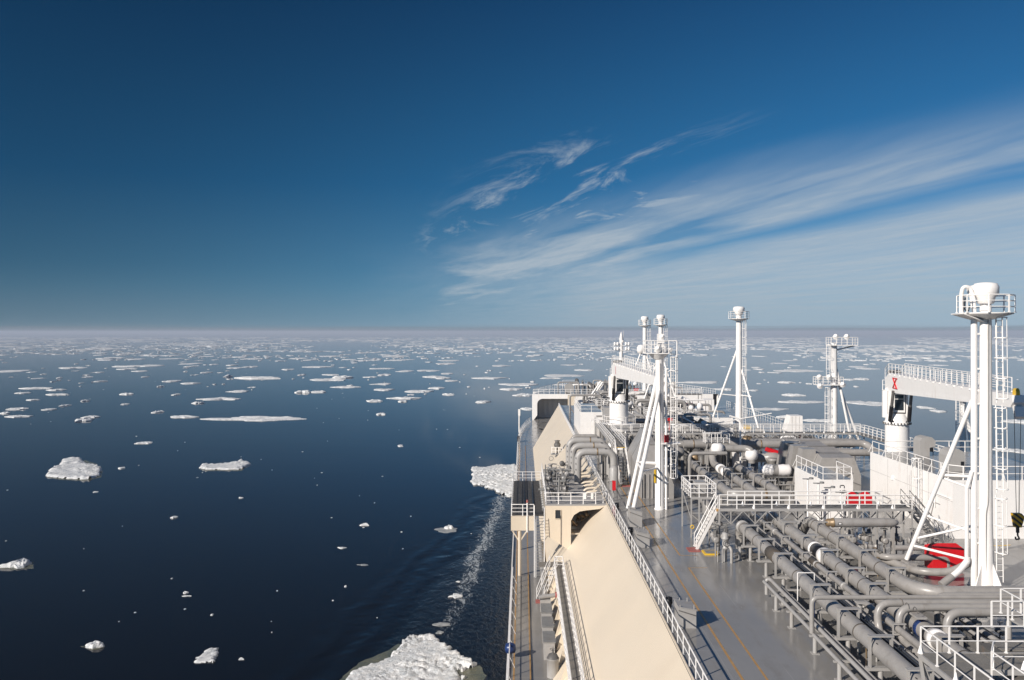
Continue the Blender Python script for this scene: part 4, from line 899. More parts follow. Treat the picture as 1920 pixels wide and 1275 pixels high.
# ---------------------------------------------------------------- vent masts
def head_platform(root, x, y, z, r, n=8, rail_h=1.15, rr=0.035, joined=False):
    g = MB(); g.lathe((x, y, z), [(r*0.25, -0.45), (r*0.95, -0.10), (r, 0.0), (0.0, 0.002)], n); part('head_platform', g, M['white'], root)
    pts = [(x+r*0.97*math.cos(2*math.pi*(k+0.5)/n), y+r*0.97*math.sin(2*math.pi*(k+0.5)/n), z) for k in range(n)]
    railing(root, pts, spacing=1.6, h=rail_h, mids=(0.37, 0.74), r=rr, w=0.09, closed=True, joined=joined)
def braces(root, tops, feet, r=0.11, ties=()):
    for a, b in zip(tops, feet):
        g = MB(); g.tube(a, b, r, 10); part('brace', g, M['white'], root)
    for a, b, rr in ties:
        g = MB(); g.tube(a, b, rr, 8); part('tie_bar', g, M['white'], root)
def vent_mast(label, x, y, ztop, r=0.42, feet=(), zb=ZT, attach=0.45, gooseneck=False, hr=0.72, pr=1.85, lad=True, joined=False, group='white vent masts'):
    t_ = thing('vent_mast', label, 'mast', (x, y, zb), group)
    zp = ztop-2.0
    g = MB(); g.lathe((x, y, zb), [(r*1.35, 0), (r*1.25, 1.4), (r*1.05, 4.5), (r, 7.5), (r*0.9, zp-zb-0.4), (r*0.9, zp-zb+0.5)], 18); part('pole', g, M['white'], t_)
    for k in range(4):
        a = k*math.pi/2+0.5; g = MB(); g.prism([(x+math.cos(a)*r*1.2, y+math.sin(a)*r*1.2, zb), (x+math.cos(a)*(r*1.3+0.75), y+math.sin(a)*(r*1.3+0.75), zb), (x+math.cos(a)*(r*1.3+0.7), y+math.sin(a)*(r*1.3+0.7), zb+0.15), (x+math.cos(a)*r*1.1, y+math.sin(a)*r*1.1, zb+1.9)], (-math.sin(a)*0.06, math.cos(a)*0.06, 0)); part('base_gusset', g, M['white'], t_)
    g = MB(); g.lathe((x, y, zp), [(r*0.8, 0.2), (r*0.8, 0.55), (hr*0.62, 0.62), (hr*0.72, 1.0), (hr*0.98, 1.25), (hr, 1.7), (hr*0.85, 1.93), (hr*0.4, 2.0), (0, 2.02)], 22); part('vent_head', g, M['white'], t_)
    head_platform(t_, x, y, zp, pr, joined=joined)
    if lad:
        n_ = 3
        for k in range(n_):
            za = zb+0.6+k*(zp-zb-0.6)/n_; zc = zb+0.6+(k+1)*(zp-zb-0.6)/n_-0.15
            ladder(t_, (x+r+0.30, y-0.45, za), (x+r+0.22, y-0.45, zc), cage=((0.35 if k == 0 else 0.05), 0.97), step=0.36, hoop_step=1.3) if not joined else None
        if joined:
            g = MB()
            for s_ in (-0.22, 0.22, 0.5): g.tube((x+r+0.3+s_, y-0.4, zb+1), (x+r+0.3+s_, y-0.4, zp), 0.045, 4)
            part('side_rail', g, M['white'], t_, kind='stuff')
            hm_ = MB(); hm_.box((x+r+0.45, y-0.45, 0), (0.85, 0.3, 0.07)); hme = meshof('cage_hoop', hm_, M['white'])
            zz_ = zb+2
            while zz_ < zp: inst('cage_hoop', hme, t_, (0, 0, zz_)); zz_ += 1.0
    return t_
# tall near mast at the right
mx, my = 30.55, 56.3; zt = CZ+3.25
vm = vent_mast('tallest white vent mast nearest the camera at the right edge', mx, my, zt, r=0.40, hr=0.80, pr=1.75)
g = MB(); g.lathe((mx-0.72, my+0.1, ZT), [(0.2, 0.0), (0.2, zt-ZT-2.0)], 14); part('riser_pipe', g, M['white'], vm)
g = MB(); g.tube((mx-1.25, my+0.0, ZT+2.0), (mx-1.25, my+0.0, ZT+6.8), 0.13, 10); g.path([(mx-1.25, my, ZT+6.7), (mx-0.9, my, ZT+7.8)], 0.14, 10); g.path([(mx-1.25, my, ZT+2.1), (mx-1.2, my, ZT+1.9), (mx-1.9, my-0.3, ZT+1.3), (mx-2.6, my-0.5, ZT+0.9)], 0.2, 10, bend=0.4); part('side_pipe', g, M['white'], vm)
g = MB(); g.tube((mx-2.45, my-0.45, ZT+0.98), (mx-3.3, my-0.7, ZT+0.5), 0.24, 12); part('side_pipe_end', g, M['grey'], vm)
for k in range(7):
    g = MB(); g.bx(mx-0.75, mx-0.3, my-0.05, my+0.05, ZT+3+k*2.3, ZT+3.12+k*2.3); part('standoff', g, M['white'], vm)
g = MB(); g.path([(mx-0.75, my, zt-2.1), (mx-0.8, my, zt-1.0), (mx-1.05, my, zt-0.3), (mx-1.5, my, zt-0.28), (mx-1.62, my, zt-0.8), (mx-1.62, my, zt-2.0)], 0.13, 12, bend=0.45); part('gooseneck_pipe', g, M['white'], vm)
g = MB(); g.tube((mx-0.95, my+0.3, zt-0.5), (mx-0.6, my+0.3, zt-0.45), 0.3, 14); g.tube((mx-0.7, my+0.2, zt-1.9), (mx-0.85, my+0.3, zt-0.6), 0.12, 8); part('side_head', g, M['white'], vm)
g = MB(); g.path([(mx-1.4, my-0.1, zt-1.0), (mx-1.45, my-0.1, zt-1.8), (mx-1.2, my-0.1, zt-1.95), (mx-1.1, my-0.1, zt-1.5)], 0.04, 6, bend=0.2); part('black_cable', g, M['black'], vm)
g = MB(); g.prism([(mx-1.9, my-0.8, zt-2.1), (mx-1.9, my+0.8, zt-2.1), (mx-0.3, my+0.5, zt-2.6), (mx-0.3, my-0.5, zt-2.6)], (0, 0, 0.06)); part('platform_bracket', g, M['white'], vm)
braces(vm, [(mx-0.5, my+0.3, 37.0)], [(27.0, 60.0, 25.0)], 0.155,
       ties=[((27.35, 59.6, 26.05), (mx-0.5, my+0.2, 25.8), 0.09), ((27.5, 59.5, 26.6), (mx-0.5, my+0.2, 28.2), 0.09), ((27.9, 59.1, 28.3), (mx-0.5, my+0.2, 27.6), 0.08), ((28.7, 58.4, 31.2), (mx-0.5, my+0.2, 31.4), 0.11), ((28.75, 58.4, 31.0), (mx-0.5, my+0.2, 30.5), 0.08)])
g = MB(); g.prism([(26.4, 59.3, ZT), (27.5, 59.3, ZT), (27.4, 59.3, ZT+0.9), (26.8, 59.3, ZT+0.9)], (0, 1.4, 0)); part('brace_foot', g, M['grey'], vm)

vent_mast('white vent mast standing free against the sky right of the middle', 35.9, 141.7, CZ+4.2, r=0.50, hr=0.95, pr=1.7)
vm2 = bpy.data.objects['vent_mast.001']
braces(vm2, [(35.6, 141.7, 38), (36.3, 141.7, 35)], [(30.8, 142.5, ZT), (38.4, 137.5, ZT)], 0.17, ties=[((33.2, 142, 30.6), (35.5, 141.7, 30.4), 0.09), ((36, 141.7, 30.5), (37.4, 139.5, 30.4), 0.09), ((30.6, 142, 24.8), (35.6, 141.5, 26.3), 0.1), ((31.5, 142, 26.5), (35.6, 141.5, 24.3), 0.1)])
vm3 = vent_mast('right one of two far vent masts close together on the centre line', 28.3, 175, CZ+3.5, r=0.48, hr=0.85, pr=1.45, joined=True)
vm4 = vent_mast('left one of two far vent masts close together on the centre line', 27.6, 193, CZ+3.5, r=0.48, hr=0.85, pr=1.45, joined=True)
braces(vm3, [(28, 175, 36), (28.6, 175, 36)], [(23.3, 172, ZT), (32, 172, ZT)], 0.17, ties=[((25.5, 173, 30), (30.5, 173, 33.6), 0.1), ((25.5, 173, 33), (30.5, 173, 30), 0.1)])
braces(vm4, [(27.4, 193, 38), (27.9, 193, 36)], [(21.5, 190, ZT), (31, 190, ZT)], 0.17, ties=[((24, 191, 30), (30, 191, 34), 0.1), ((24.5, 191, 33), (30, 191, 29), 0.1)])
for vmx, x, y in ((vm4, 27.2, 192.6), (vm3, 28.9, 174.6)):
    g = MB(); g.lathe((x-0.5 if vmx is vm4 else x, y, 36.0), [(0.2, 0), (0.85, 0.3), (0.95, 1.2), (0.7, 1.9), (0, 2.1)], 14); part('side_drum', g, M['white'], vmx)

# ---------------------------------------------------------------- light masts
def flood(root, p, d=(0, -1, -0.3), s=0.4):
    p = Vector(p); d = Vector((0.4+d[0]*0.3, 1, -0.55)).normalized(); g = MB(); g.tube(p, p+d*s*0.7, s*0.35, 8, r2=s*0.7); part('floodlight', g, M['white'], root)
    g = MB(); g.tube(p+d*s*0.71, p+d*s*0.76, s*0.55, 8); part('lamp_face', g, M['glass'], root)
lm = thing('light_mast', 'white light mast with side platform and two long braces on the open deck', 'mast', (13.1, 81.7, ZT))
zp = CZ-2.1
g = MB(); g.lathe((13.1, 81.7, ZT), [(0.5, 0), (0.5, 0.1), (0.43, 0.15), (0.42, 8), (0.40, zp-ZT-0.4), (0.5, zp-ZT-0.1)], 18); part('pole', g, M['white'], lm)
g = MB(); g.tube((13.72, 81.6, ZT), (13.72, 81.6, zp-1.5), 0.13, 10); part('side_pipe', g, M['white'], lm)
for k in range(9):
    g = MB(); g.bx(13.3, 13.95, 81.55, 81.65, ZT+1+k*1.55, ZT+1.12+k*1.55); part('standoff', g, M['white'], lm)
g = MB(); g.prism([(11.6, 80.9, zp), (13.9, 80.9, zp), (13.9, 82.5, zp), (11.6, 82.5, zp)], (0, 0, 0.08)); g2 = MB(); g2.lathe((13.0, 81.7, zp-0.55), [(0.42, 0), (0.95, 0.52)], 12)
part('platform', g, M['white'], lm); part('platform_cone', g2, M['white'], lm)
railing(lm, [(11.65, 80.95, zp+0.08), (13.85, 80.95, zp+0.08), (13.85, 82.45, zp+0.08), (11.65, 82.45, zp+0.08)], spacing=0.6, mids=(0.37, 0.74), closed=True, h=1.15)
g = MB(); g.path([(13.8, 81, zp+1.25), (14.65, 81, zp+1.25), (14.65, 81, zp-0.4)], 0.06, 6); part('davit_arm', g, M['white'], lm)
flood(lm, (12.7, 80.7, zp+0.6), (0.2, -1, -0.25), 0.55); flood(lm, (13.2, 81.2, zp+1.7), (0.4, -1, 0), 0.4); flood(lm, (13.9, 81.0, zp+0.5), (1, -0.5, -0.5), 0.4)
g = MB(); g.bx(12.9, 13.5, 81.3, 82, zp+0.1, zp+1.9); part('top_cabinet', g, M['white'], lm)
ladder(lm, (14.4, 81.5, 27.1), (14.4, 81.5, zp+0.3), cage=(0.0, 0.95), width=0.45)
g = MB(); g.prism([(13.2, 81.0, 30.3), (15.0, 81.0, 30.35), (15.0, 82.1, 30.35), (13.2, 82.1, 30.3)], (0, 0, 0.08)); part('rest_platform', g, M['white'], lm)
g = MB(); g.bx(13.45, 13.85, 80.8, 81.1, 30.5, 31.2); part('red_box', g, M['red'], lm)
g = MB(); g.bx(12.55, 12.68, 81.3, 81.6, ZT+2.6, ZT+4.0); part('yellow_hook', g, M['yellow'], lm)
braces(lm, [(12.85, 81.7, 36.6), (13.0, 81.4, 35.4)], [(10.05, 81.6, ZT+0.1), (9.75, 75.0, 25.5)], 0.19, ties=[((10.95, 81.6, 28.5), (12.8, 81.6, 28.4), 0.17), ((10.95, 81.5, 28.5), (10.9, 78.0, 28.4), 0.10), ((10.9, 78.0, 28.2), (12.9, 81.5, 28.0), 0.10)])

ls = thing('light_mast', 'white light mast with two lamp platforms on the far starboard side', 'mast', (45.6, 125, ZT))
g = MB(); g.lathe((45.6, 125, ZT), [(0.6, 0), (0.5, 0.6), (0.46, 12), (0.42, 15.3)], 14); part('pole', g, M['white'], ls)
zq = CZ-(648-622)*125/F; zr = CZ-(722-622)*125/F
for (x0, x1, z) in ((44.8, 48.7, zq), (42.9, 46.6, zr)):
    g = MB(); g.bx(x0, x1, 124, 126, z, z+0.12); part('platform', g, M['white'], ls)
    railing(ls, [(x0, 124, z+0.1), (x1, 124, z+0.1), (x1, 126, z+0.1), (x0, 126, z+0.1)], spacing=0.8, closed=True, mids=(0.37, 0.74), r=0.04)
g = MB(); g.beam((46.1, 125, zq-0.6), (48.6, 125, zq), 0.2, 0.2); g.beam((45.3, 125, zr-0.5), (43.0, 125, zr), 0.2, 0.2) if False else None; part('platform_bracket', g, M['white'], ls)
for p in ((45.6, 124.4, zq+1.5), (47.2, 124.4, zq+1.5), (43.0, 123.8, zr+1.4), (43.1, 123.8, zr+0.1), (44.4, 123.8, zr+1.4), (46.4, 123.8, zr+0.3)): flood(ls, p, (0.3, -1, 0.1), 0.65)
ladder(ls, (44.6, 124.6, zr+1.2), (44.6, 124.6, zq+0.2), cage=(0.25, 1.0), width=0.5); ladder(ls, (44.4, 124.6, ZT+0.5), (44.4, 124.6, zr-0.3), cage=(0.1, 1.0), width=0.5)
braces(ls, [(46, 125, 35.5), (46, 125, 34.0)], [(48.3, 125, ZT), (50, 126, ZT)], 0.18)

l3 = thing('light_mast', 'white light mast half hidden behind the starboard crane jib', 'mast', (51.4, 100, ZT))
g = MB(); g.lathe((51.6, 100, 20), [(0.5, 0), (0.34, 5), (0.34, 14.2)], 12); part('pole', g, M['white'], l3)
zl = CZ-(748-622)*100/F; g = MB(); g.lathe((51.4, 100, zl), [(0.3, -0.3), (1.3, 0), (1.3, 0.1), (0, 0.1)], 10); part('platform', g, M['white'], l3)
railing(l3, [(51.4+1.25*math.cos(k*math.pi/3), 100+1.25*math.sin(k*math.pi/3), zl+0.1) for k in range(6)], spacing=1.2, closed=True)
ladder(l3, (50.7, 99.4, 24.5), (50.7, 99.4, zl), cage=(0.0, 1.0), width=0.5)
braces(l3, [(52, 100, 31.2), (52, 100, 31)], [(53.4, 100, 21), (54.5, 99, 21)], 0.15)

fm = thing('foremast', 'small white foremast with signal lamps at the very bow', 'mast', (28.3, 245, ZT))
g = MB(); g.lathe((28.3, 245, ZT), [(0.9, 0), (0.55, 8), (0.5, 14.5), (0.55, 15.0), (0.3, 16.2), (0.05, 17)], 12); g.tube((28.9, 245, 38), (28.9, 245, 41.3), 0.05, 4); part('pole', g, M['white'], fm)
for z in (37.0, 35.6):
    g = MB(); g.bx(26.5, 30.6, 244.4, 245.6, z, z+0.15); part('crosstree', g, M['white'], fm)
    for x in (26.4, 27.2, 29.6, 30.4):
        g = MB(); g.lathe((x, 244.3, z+0.15), [(0.3, 0), (0.35, 0.3), (0.3, 0.8), (0, 0.9)], 8); part('signal_lamp', g, M['white'], fm)
flood(fm, (28.6, 244, 38.4), (0, -1, 0.2), 0.5)

# ---------------------------------------------------------------- cranes
def crane(label, x, y, tx, ty, zj, zjt, r=1.27, marks='X'):
    t_ = thing('deck_crane', label, 'crane', (x, y, ZT), 'white deck cranes'); zs = CZ-10.2
    g = MB(); g.lathe((x, y, ZT), [(r*1.25, 0), (r*1.12, 0.5), (r, 1.3), (r, zs-ZT-0.1)], 28); part('pedestal', g, M['white'], t_)
    g = MB(); g.lathe((x, y, zs), [(r*1.12, -0.1), (r*1.12, 0.12), (r*1.0, 0.2), (r*0.95, 0.5), (r*0.75, 1.1)], 28); part('slewing_ring', g, M['white'], t_)
    bm_ = MB(); bm_.box((0, 0, 0), (0.12, 0.12, 0.22)); bme_ = meshof('ring_bolt', bm_, M['dgrey'])
    for k in range(26): a = 2*math.pi*k/26; inst('ring_bolt', bme_, t_, (x+math.cos(a)*r*1.13, y+math.sin(a)*r*1.13, zs), a)
    d = Vector((tx-x, ty-y, 0)); L = d.length; d.normalize(); s_ = Vector((-d.y, d.x, 0))    # s_: to the right-hand side of the jib as seen from behind
    if s_.x < 0: s_ = -s_
    def P(a, b, z): return Vector((x, y, 0)) + d*a + s_*b + Vector((0, 0, z))
    zb_ = zj-1.05
    # column: two side plates and a back, the cab window set between them
    def blk(name, a0, a1, b0, b1, z0, z1, m, par=t_):
        g = MB(); g.prism([P(a0, b0, z0), P(a1, b0, z0), P(a1, b1, z0), P(a0, b1, z0)], (0, 0, z1-z0)); return part(name, g, M[m], par)
    blk('column', -0.95, 0.75, -1.0, -0.72, zs+0.4, zb_, 'white'); blk('column', -0.95, 0.75, 0.75, 0.98, zs+0.4, zb_, 'white'); blk('column_back', -1.25, -0.9, -1.02, 1.0, zs+0.4, zb_+0.3, 'white')
    blk('column', -0.4, 0.0, -1.5, -1.05, zs+0.6, zb_, 'white')
    cab = blk('cab', -0.6, 0.9, -0.62, 0.62, zs+1.25, zb_-0.05, 'white')
    for (za, zc) in ((zs+1.5, zs+2.7), (zs+2.78, zs+3.2), (zs+3.35, zb_-0.2)):
        if zc > za+0.1: blk('pane', 0.905, 0.93, -0.46, 0.46, za, zc, 'glass', cab)
    for b in (-0.98, 1.0):
        g = MB(); g.tube(P(1.0, b, zs+0.3), P(2.3, b*0.95, zb_+0.15), 0.17, 10); part('hydraulic_cylinder', g, M['dgrey'], t_)
        g = MB(); g.tube(P(1.0, b, zs+0.3), P(1.6, b*0.97, (zs+0.3+zb_+0.15)/2), 0.22, 10); part('cylinder_barrel', g, M['black'], t_)
        g = MB(); g.path([P(1.1, b*0.6, zs+0.1), P(1.3, b*0.8, zs+0.45), P(1.2, b, zs+0.15), P(1.2, b*0.7, zs-0.1)], 0.06, 5, bend=0.2); part('hose', g, M['black'], t_)
    # jib: a tapering box with a sloped root
    prof = [(-1.9, zb_+0.35), (-0.6, zb_+0.0), (3.0, zb_-0.05), (L, zjt-0.5), (L+0.5, zjt-0.1), (L+0.3, zjt+0.4), (0.6, zj+0.95), (-0.2, zj+0.95), (-1.9, zb_+1.3)]
    # side taper: wide at the root, narrow at the tip
    va = []; 
    for sg in (-1, 1):
        for a_, z_ in prof:
            hw = 0.85-0.4*max(0, a_)/L; va.append(P(a_, sg*hw, z_))
    n_ = len(prof); g = MB(); g.add(va, [tuple(range(n_-1, -1, -1)), tuple(range(n_, 2*n_))] + [(i, (i+1) % n_, n_+(i+1) % n_, n_+i) for i in range(n_)]); part('jib', g, M['white'], t_)
    # walkway with railing on top of the jib
    for sg in (-1, 1):
        pts = [P(-1.8, sg*0.85, zb_+1.35), P(-0.1, sg*0.85, zj+0.95), P(L*0.45, sg*0.72, (zj+0.95)*0.55+(zjt+0.4)*0.45), P(L*0.93, sg*0.52, zjt+0.45)]
        railing(t_, pts, spacing=1.45, mids=(0.37, 0.74), r=0.035, w=0.085)
        for k in range(16):
            a_ = 0.5+k*(L-3)/16; zt_ = (zj+0.95)+(zjt+0.4-zj-0.95)*a_/L; hw = 0.85-0.4*a_/L
            g = MB(); g.box(P(a_, sg*(hw+0.02), zt_-0.1), (0.12, 0.12, 0.14)); part('post_socket', g, M['white'], t_)
    blk('rear_platform', -2.6, -1.9, -1.0, 0.6, zb_-0.1, zb_, 'white')
    railing(t_, [P(-2.55, -0.95, zb_), P(-2.55, 0.6, zb_)], spacing=0.7, h=1.1)
    g = MB(); c_ = P(-1.3, 0.0, zj+0.85); g.tube(c_-s_*0.6, c_+s_*0.6, 0.45, 14); part('winch_drum', g, M['dgrey'], t_)
    # red mark on the side of the jib
    for da in ((1, -1) if marks == 'X' else (0,)):
        g = MB(); q0 = P(2.6-0.75*da, -0.868, zj+0.52); q1 = P(2.6+0.75*da, -0.868, zj-0.58); g.beam(q0, q1, 0.17, 0.012); part('red_mark', g, M['red'], t_)
    if marks == 'X':
        for zz_ in (zj+0.52, zj-0.58):
            g = MB(); g.beam(P(1.6, -0.868, zz_), P(3.6, -0.868, zz_), 0.015, 0.1); part('red_mark', g, M['red'], t_)
    # head, sheave and hook
    g = MB(); c_ = P(L-0.1, 0, zjt+0.5); g.tube(c_-s_*0.12, c_+s_*0.12, 0.4, 14); part('sheave', g, M['yellow'], t_)
    g = MB(); g.prism([P(L-0.1, -0.3, zjt-0.3), P(L+0.5, -0.3, zjt-0.4), P(L+0.7, -0.3, zjt-1.1), P(L+0.45, -0.3, zjt-1.3)], s_*0.6); part('jib_nose', g, M['white'], t_)
    return t_, P, L
cs, PS, LS = crane('big white starboard crane with its jib reaching past the tall near mast', 41.9, 95.5, 35.9, 62.0, CZ-5.6, CZ-5.0)
cp, PP, LP = crane('white port crane whose jib ends behind the light mast', 14.1, 125, 15.0, 92.0, CZ-5.5, CZ-5.3, r=1.39, marks='I')
tipx, tipy = 35.75, 61.6
for k in (-0.28, 0.22):
    g = MB(); g.tube((tipx+k, tipy, CZ-5.7), (tipx+k*0.4, tipy, CZ-13.1), 0.022, 5); part('wire', g, M['dgrey'], cs)
hk = thing('hook_block', 'black and yellow striped hook block hanging from the starboard crane', 'hook block', (tipx, tipy, CZ-13))
g = MB(); g.prism([(tipx-0.42, tipy-0.15, CZ-13.1), (tipx+0.2, tipy-0.15, CZ-13.1), (tipx+0.42, tipy-0.15, CZ-13.35), (tipx+0.18, tipy-0.15, CZ-14.1), (tipx-0.25, tipy-0.15, CZ-14.1)], (0, 0.35, 0)); part('block', g, M['stripes'], hk)
g = MB(); g.tube((tipx-0.02, tipy, CZ-14.1), (tipx-0.02, tipy, CZ-14.5), 0.12, 8); g.path([(tipx-0.02, tipy, CZ-14.5), (tipx-0.02, tipy, CZ-14.7), (tipx+0.12, tipy, CZ-14.95), (tipx-0.15, tipy, CZ-15.0), (tipx-0.18, tipy, CZ-14.8)], 0.06, 6, bend=0.08); part('hook', g, M['black'], hk)
# rails round the pedestals
for nm, cx, cy, zf, rr in (('white round railing at the foot of the port crane', 14.1, 125, 27.6, 2.5),):
    t_ = thing('crane_platform', nm, 'platform', (cx, cy, zf)); g = MB(); g.lathe((cx, cy, zf), [(1.4, -0.15), (rr, -0.1), (rr, 0), (1.4, 0.0)], 16); part('floor', g, M['white'], t_)
    railing(t_, [(cx+rr*0.96*math.cos(2*math.pi*k/10), cy+rr*0.96*math.sin(2*math.pi*k/10), zf) for k in range(10)], spacing=1.6, closed=True)

# ---------------------------------------------------------------- deckhouses
def house(name, label, x0, x1, y0, y1, z0, z1, wall='white', roof='deck', rails=(), rm=None):
    t_ = thing(name, label, 'deckhouse', ((x0+x1)/2, y0, z0))
    for nm, a in (('wall', ((x0, y0), (x1, y0))), ('wall', ((x0, y1), (x0, y0))), ('wall', ((x1, y0), (x1, y1))), ('wall', ((x1, y1), (x0, y1)))):
        (ax, ay), (bx_, by_) = a; g = MB(); g.add([(ax, ay, z0), (bx_, by_, z0), (bx_, by_, z1), (ax, ay, z1)], [(0, 1, 2, 3)]); part(nm, g, M[wall], t_)
    g = MB(); g.plate(x0, x1, y0, y1, z1); part('roof', g, M[roof], t_)
    for r_ in rails: railing(t_, [(a, b, z1) for a, b in r_], spacing=1.5, mids=(0.5,), stay=2)
    return t_
hz = CZ-12.2
h1 = house('machinery_house', 'large plain white machinery house filling the right side behind the tall mast', 35.35, 47.0, 70.1, 86.8, ZT, hz,
    rails=[((35.5, 86.6), (35.5, 72.5)), ((35.5, 72.3), (35.5, 71.2), (36.3, 70.3), (46, 70.3)), ((36.8, 86.6), (46.5, 86.6)),])
ladder(h1, (35.2, 75.6, ZT), (35.2, 75.6, hz+1.0), wd=(0, 1, 0), out=(-1, 0, 0), cage=(0.4, 1.0))
g = MB(); g.lathe((35.33, 81.5, 26.9), [(0.18, 0), (0.18, 0.2), (0.1, 0.35)], 8, 'Z'); part('wall_lamp', g, M['white'], h1)
g = MB(); g.path([(35.3, 70.5, 27.2), (35.3, 73, 27.2), (35.25, 73, 26.0)], 0.05, 6); part('conduit', g, M['white'], h1)
for (z, a, b) in ((25.0, 36.0, 38.2), (25.05, 39.5, 46)):
    g = MB(); g.tube((a, 70.03, z), (b, 70.03, z), 0.035, 6); part('conduit', g, M['lgrey'], h1)
g = MB(); g.bx(35.33, 35.345, 70.1, 86.8, 27.0, 27.02); g.box((35.33, 78, 26), (0.02, 0.02, 3.8)); part('plate_seam', g, M['lgrey'], h1, kind='stuff')
for nm, x, y, s_, lab in (('cowl_vent', 39.5, 83.5, 0.95, 'grey cowl ventilator with a square mouth beside the starboard crane'), ('cowl_vent', 37.9, 74.6, 1.05, 'grey rounded ventilator on the white house roof behind the tall mast')):
    t_ = thing(nm, lab, 'ventilator', (x, y, hz))
    g = MB(); pts = [(x-0.62*s_, y, hz), (x+0.35*s_, y, hz), (x+0.35*s_, y, hz+0.9*s_), (x+0.95*s_, y, hz+1.0*s_), (x+0.95*s_, y, hz+1.6*s_), (x+0.6*s_, y, hz+1.95*s_), (x+0.1*s_, y, hz+2.05*s_), (x-0.4*s_, y, hz+1.9*s_), (x-0.62*s_, y, hz+1.6*s_)]
    if y < 80: pts = [(x-0.8, y, hz), (x+0.75, y, hz), (x+0.75, y, hz+1.35), (x+0.55, y, hz+1.75), (x+0.2, y, hz+1.95), (x-0.25, y, hz+1.95), (x-0.62, y, hz+1.75), (x-0.8, y, hz+1.35)]
    g.prism(pts, (0, 1.5, 0)); part('hood', g, M['lgrey'], t_)
    g = MB(); g.bx(x+0.40, x+0.7, y-0.01, y+1.3, hz+0.45, hz+0.85); part('dark_opening', g, M['black'], t_)
h2 = house('control_house', 'small white deckhouse with an open square mark on its aft wall', 26.9, 29.7, 76.7, 84.4, ZT, CZ-13.3,
    rails=[((27.05, 84.3), (27.05, 76.85), (29.6, 76.85), (29.6, 80.5))])
# the square mark: a dark frame with gaps
cxm, czm = 28.72, CZ-14.15
for (a, b, c_, d_) in ((-0.16, 0.16, 0.30, 0.38), (-0.16, 0.16, -0.38, -0.30), (-0.22, -0.15, -0.30, -0.10), (-0.22, -0.15, 0.12, 0.32), (0.15, 0.22, -0.34, -0.06), (0.15, 0.22, 0.08, 0.30)):
    g = MB(); g.bx(cxm+a, cxm+b, 76.685, 76.698, czm+c_, czm+d_); part('painted_mark', g, M['black'], h2)
for k in range(4):
    t_ = thing('vent_tee', ('small white vent pipe with a flat cap, farthest of a row of four', 'small white vent pipe with a flat cap, third of a row of four', 'small white vent pipe with a flat cap, second of a row of four', 'small white vent pipe with a flat cap, nearest of a row of four')[k], 'vent pipe', (25.0+k*0.55, 74.8-k*1.1, ZT))
    x, y = 25.0+k*0.55, 74.8-k*1.1; ztp = CZ-12.9-k*0.18
    g = MB(); g.tube((x, y, ZT), (x, y, ztp), 0.09, 8); part('pipe', g, M['white'], t_)
    g = MB(); g.beam((x-0.45, y, ztp), (x+0.45, y, ztp), 0.25, 0.05); g.tube((x+0.3, y, ztp), (x+0.3, y, ztp+0.12), 0.2, 8); part('cap', g, M['steel'], t_)
h3 = house('port_deckhouse', 'white deckhouse on the port side just in front of the port crane', 9.4, 13.0, 139, 156, ZT, CZ-13.1, rails=[((9.5, 155.9), (9.5, 139.1), (12.9, 139.1))])
g = MB(); g.bx(11.3, 12.1, 138.93, 138.99, ZT+0.3, ZT+2.3); part('door', g, M['white'], h3)
for x in (12.45, 12.6, 13.6):
    g = MB(); g.bx(x, x+0.08, 138.9, 138.98, ZT, ZT+2.6); part('stiffener', g, M['lgrey'], h3)
h4 = house('forward_house', 'low white deckhouse forward between the pipework and the free standing mast', 28.5, 34.5, 140, 149, ZT, CZ-14.1, rails=[((28.6, 148.8), (28.6, 140.1), (32, 140.1))])
g = MB(); g.bx(30.2, 31.0, 139.93, 139.99, ZT+0.2, ZT+2.2); part('dark_doorway', g, M['black'], h4)
h5 = house('grey_deckhouse', 'grey box locker house left of the port crane foot', 12.3, 13.6, 128, 131, ZT+3.2, CZ-11.4, wall='lgrey', roof='lgrey')
for g_ in (0,):
    t_ = thing('stores_crane', 'white inclined bars of a small derrick near the bow', 'derrick', (14.5, 205, ZT))
    g = MB(); g.tube((15.3, 200, 25.0), (18.3, 200, 29.4), 0.2, 6); g.tube((16.0, 201, 25.0), (18.8, 201, 29.0), 0.15, 6); part('jib', g, M['white'], t_)
    g = MB(); g.bx(17.6, 19.0, 201, 202, 24, 29.2); part('post', g, M['white'], t_)

# tank domes under grey covers
def dome(label, x0, x1, y0, segs, m='grey'):
    """segs: (y, top height, inset) stations from aft to fore"""
    t_ = thing('tank_dome', label, 'tank dome', ((x0+x1)/2, y0, ZT)); prev = None
    for k, (y, h, ins) in enumerate(segs):
        cur = [(x0, y, ZT), (x1, y, ZT), (x1, y, ZT+h*0.55), (x1-ins, y, ZT+h), (x0+ins, y, ZT+h), (x0, y, ZT+h*0.55)]
        if prev:
            g = MB(); n = 6; g.add(prev+cur, [(i, (i+1) % n, n+(i+1) % n, n+i) for i in range(n)] + [tuple(range(n-1, -1, -1)), tuple(range(n, 2*n))]); part('cover_section', g, M[m], t_)
        prev = cur
        if k:
            g = MB(); g.path([(p[0], p[1]-0.03, p[2]) for p in cur[1:]+[cur[0]]], 0.03, 4, bend=0.0001); part('seam', g, M['dgrey'], t_)
    return t_
d1 = dome('big grey covered tank dome behind the open deck light mast', 12.0, 15.4, 86.9, [(86.9, 2.6, 0.5), (88.2, 2.9, 0.6), (90.5, 5.0, 1.2), (94, 6.0, 1.5), (98, 6.0, 1.5), (100, 5.0, 1.5)])
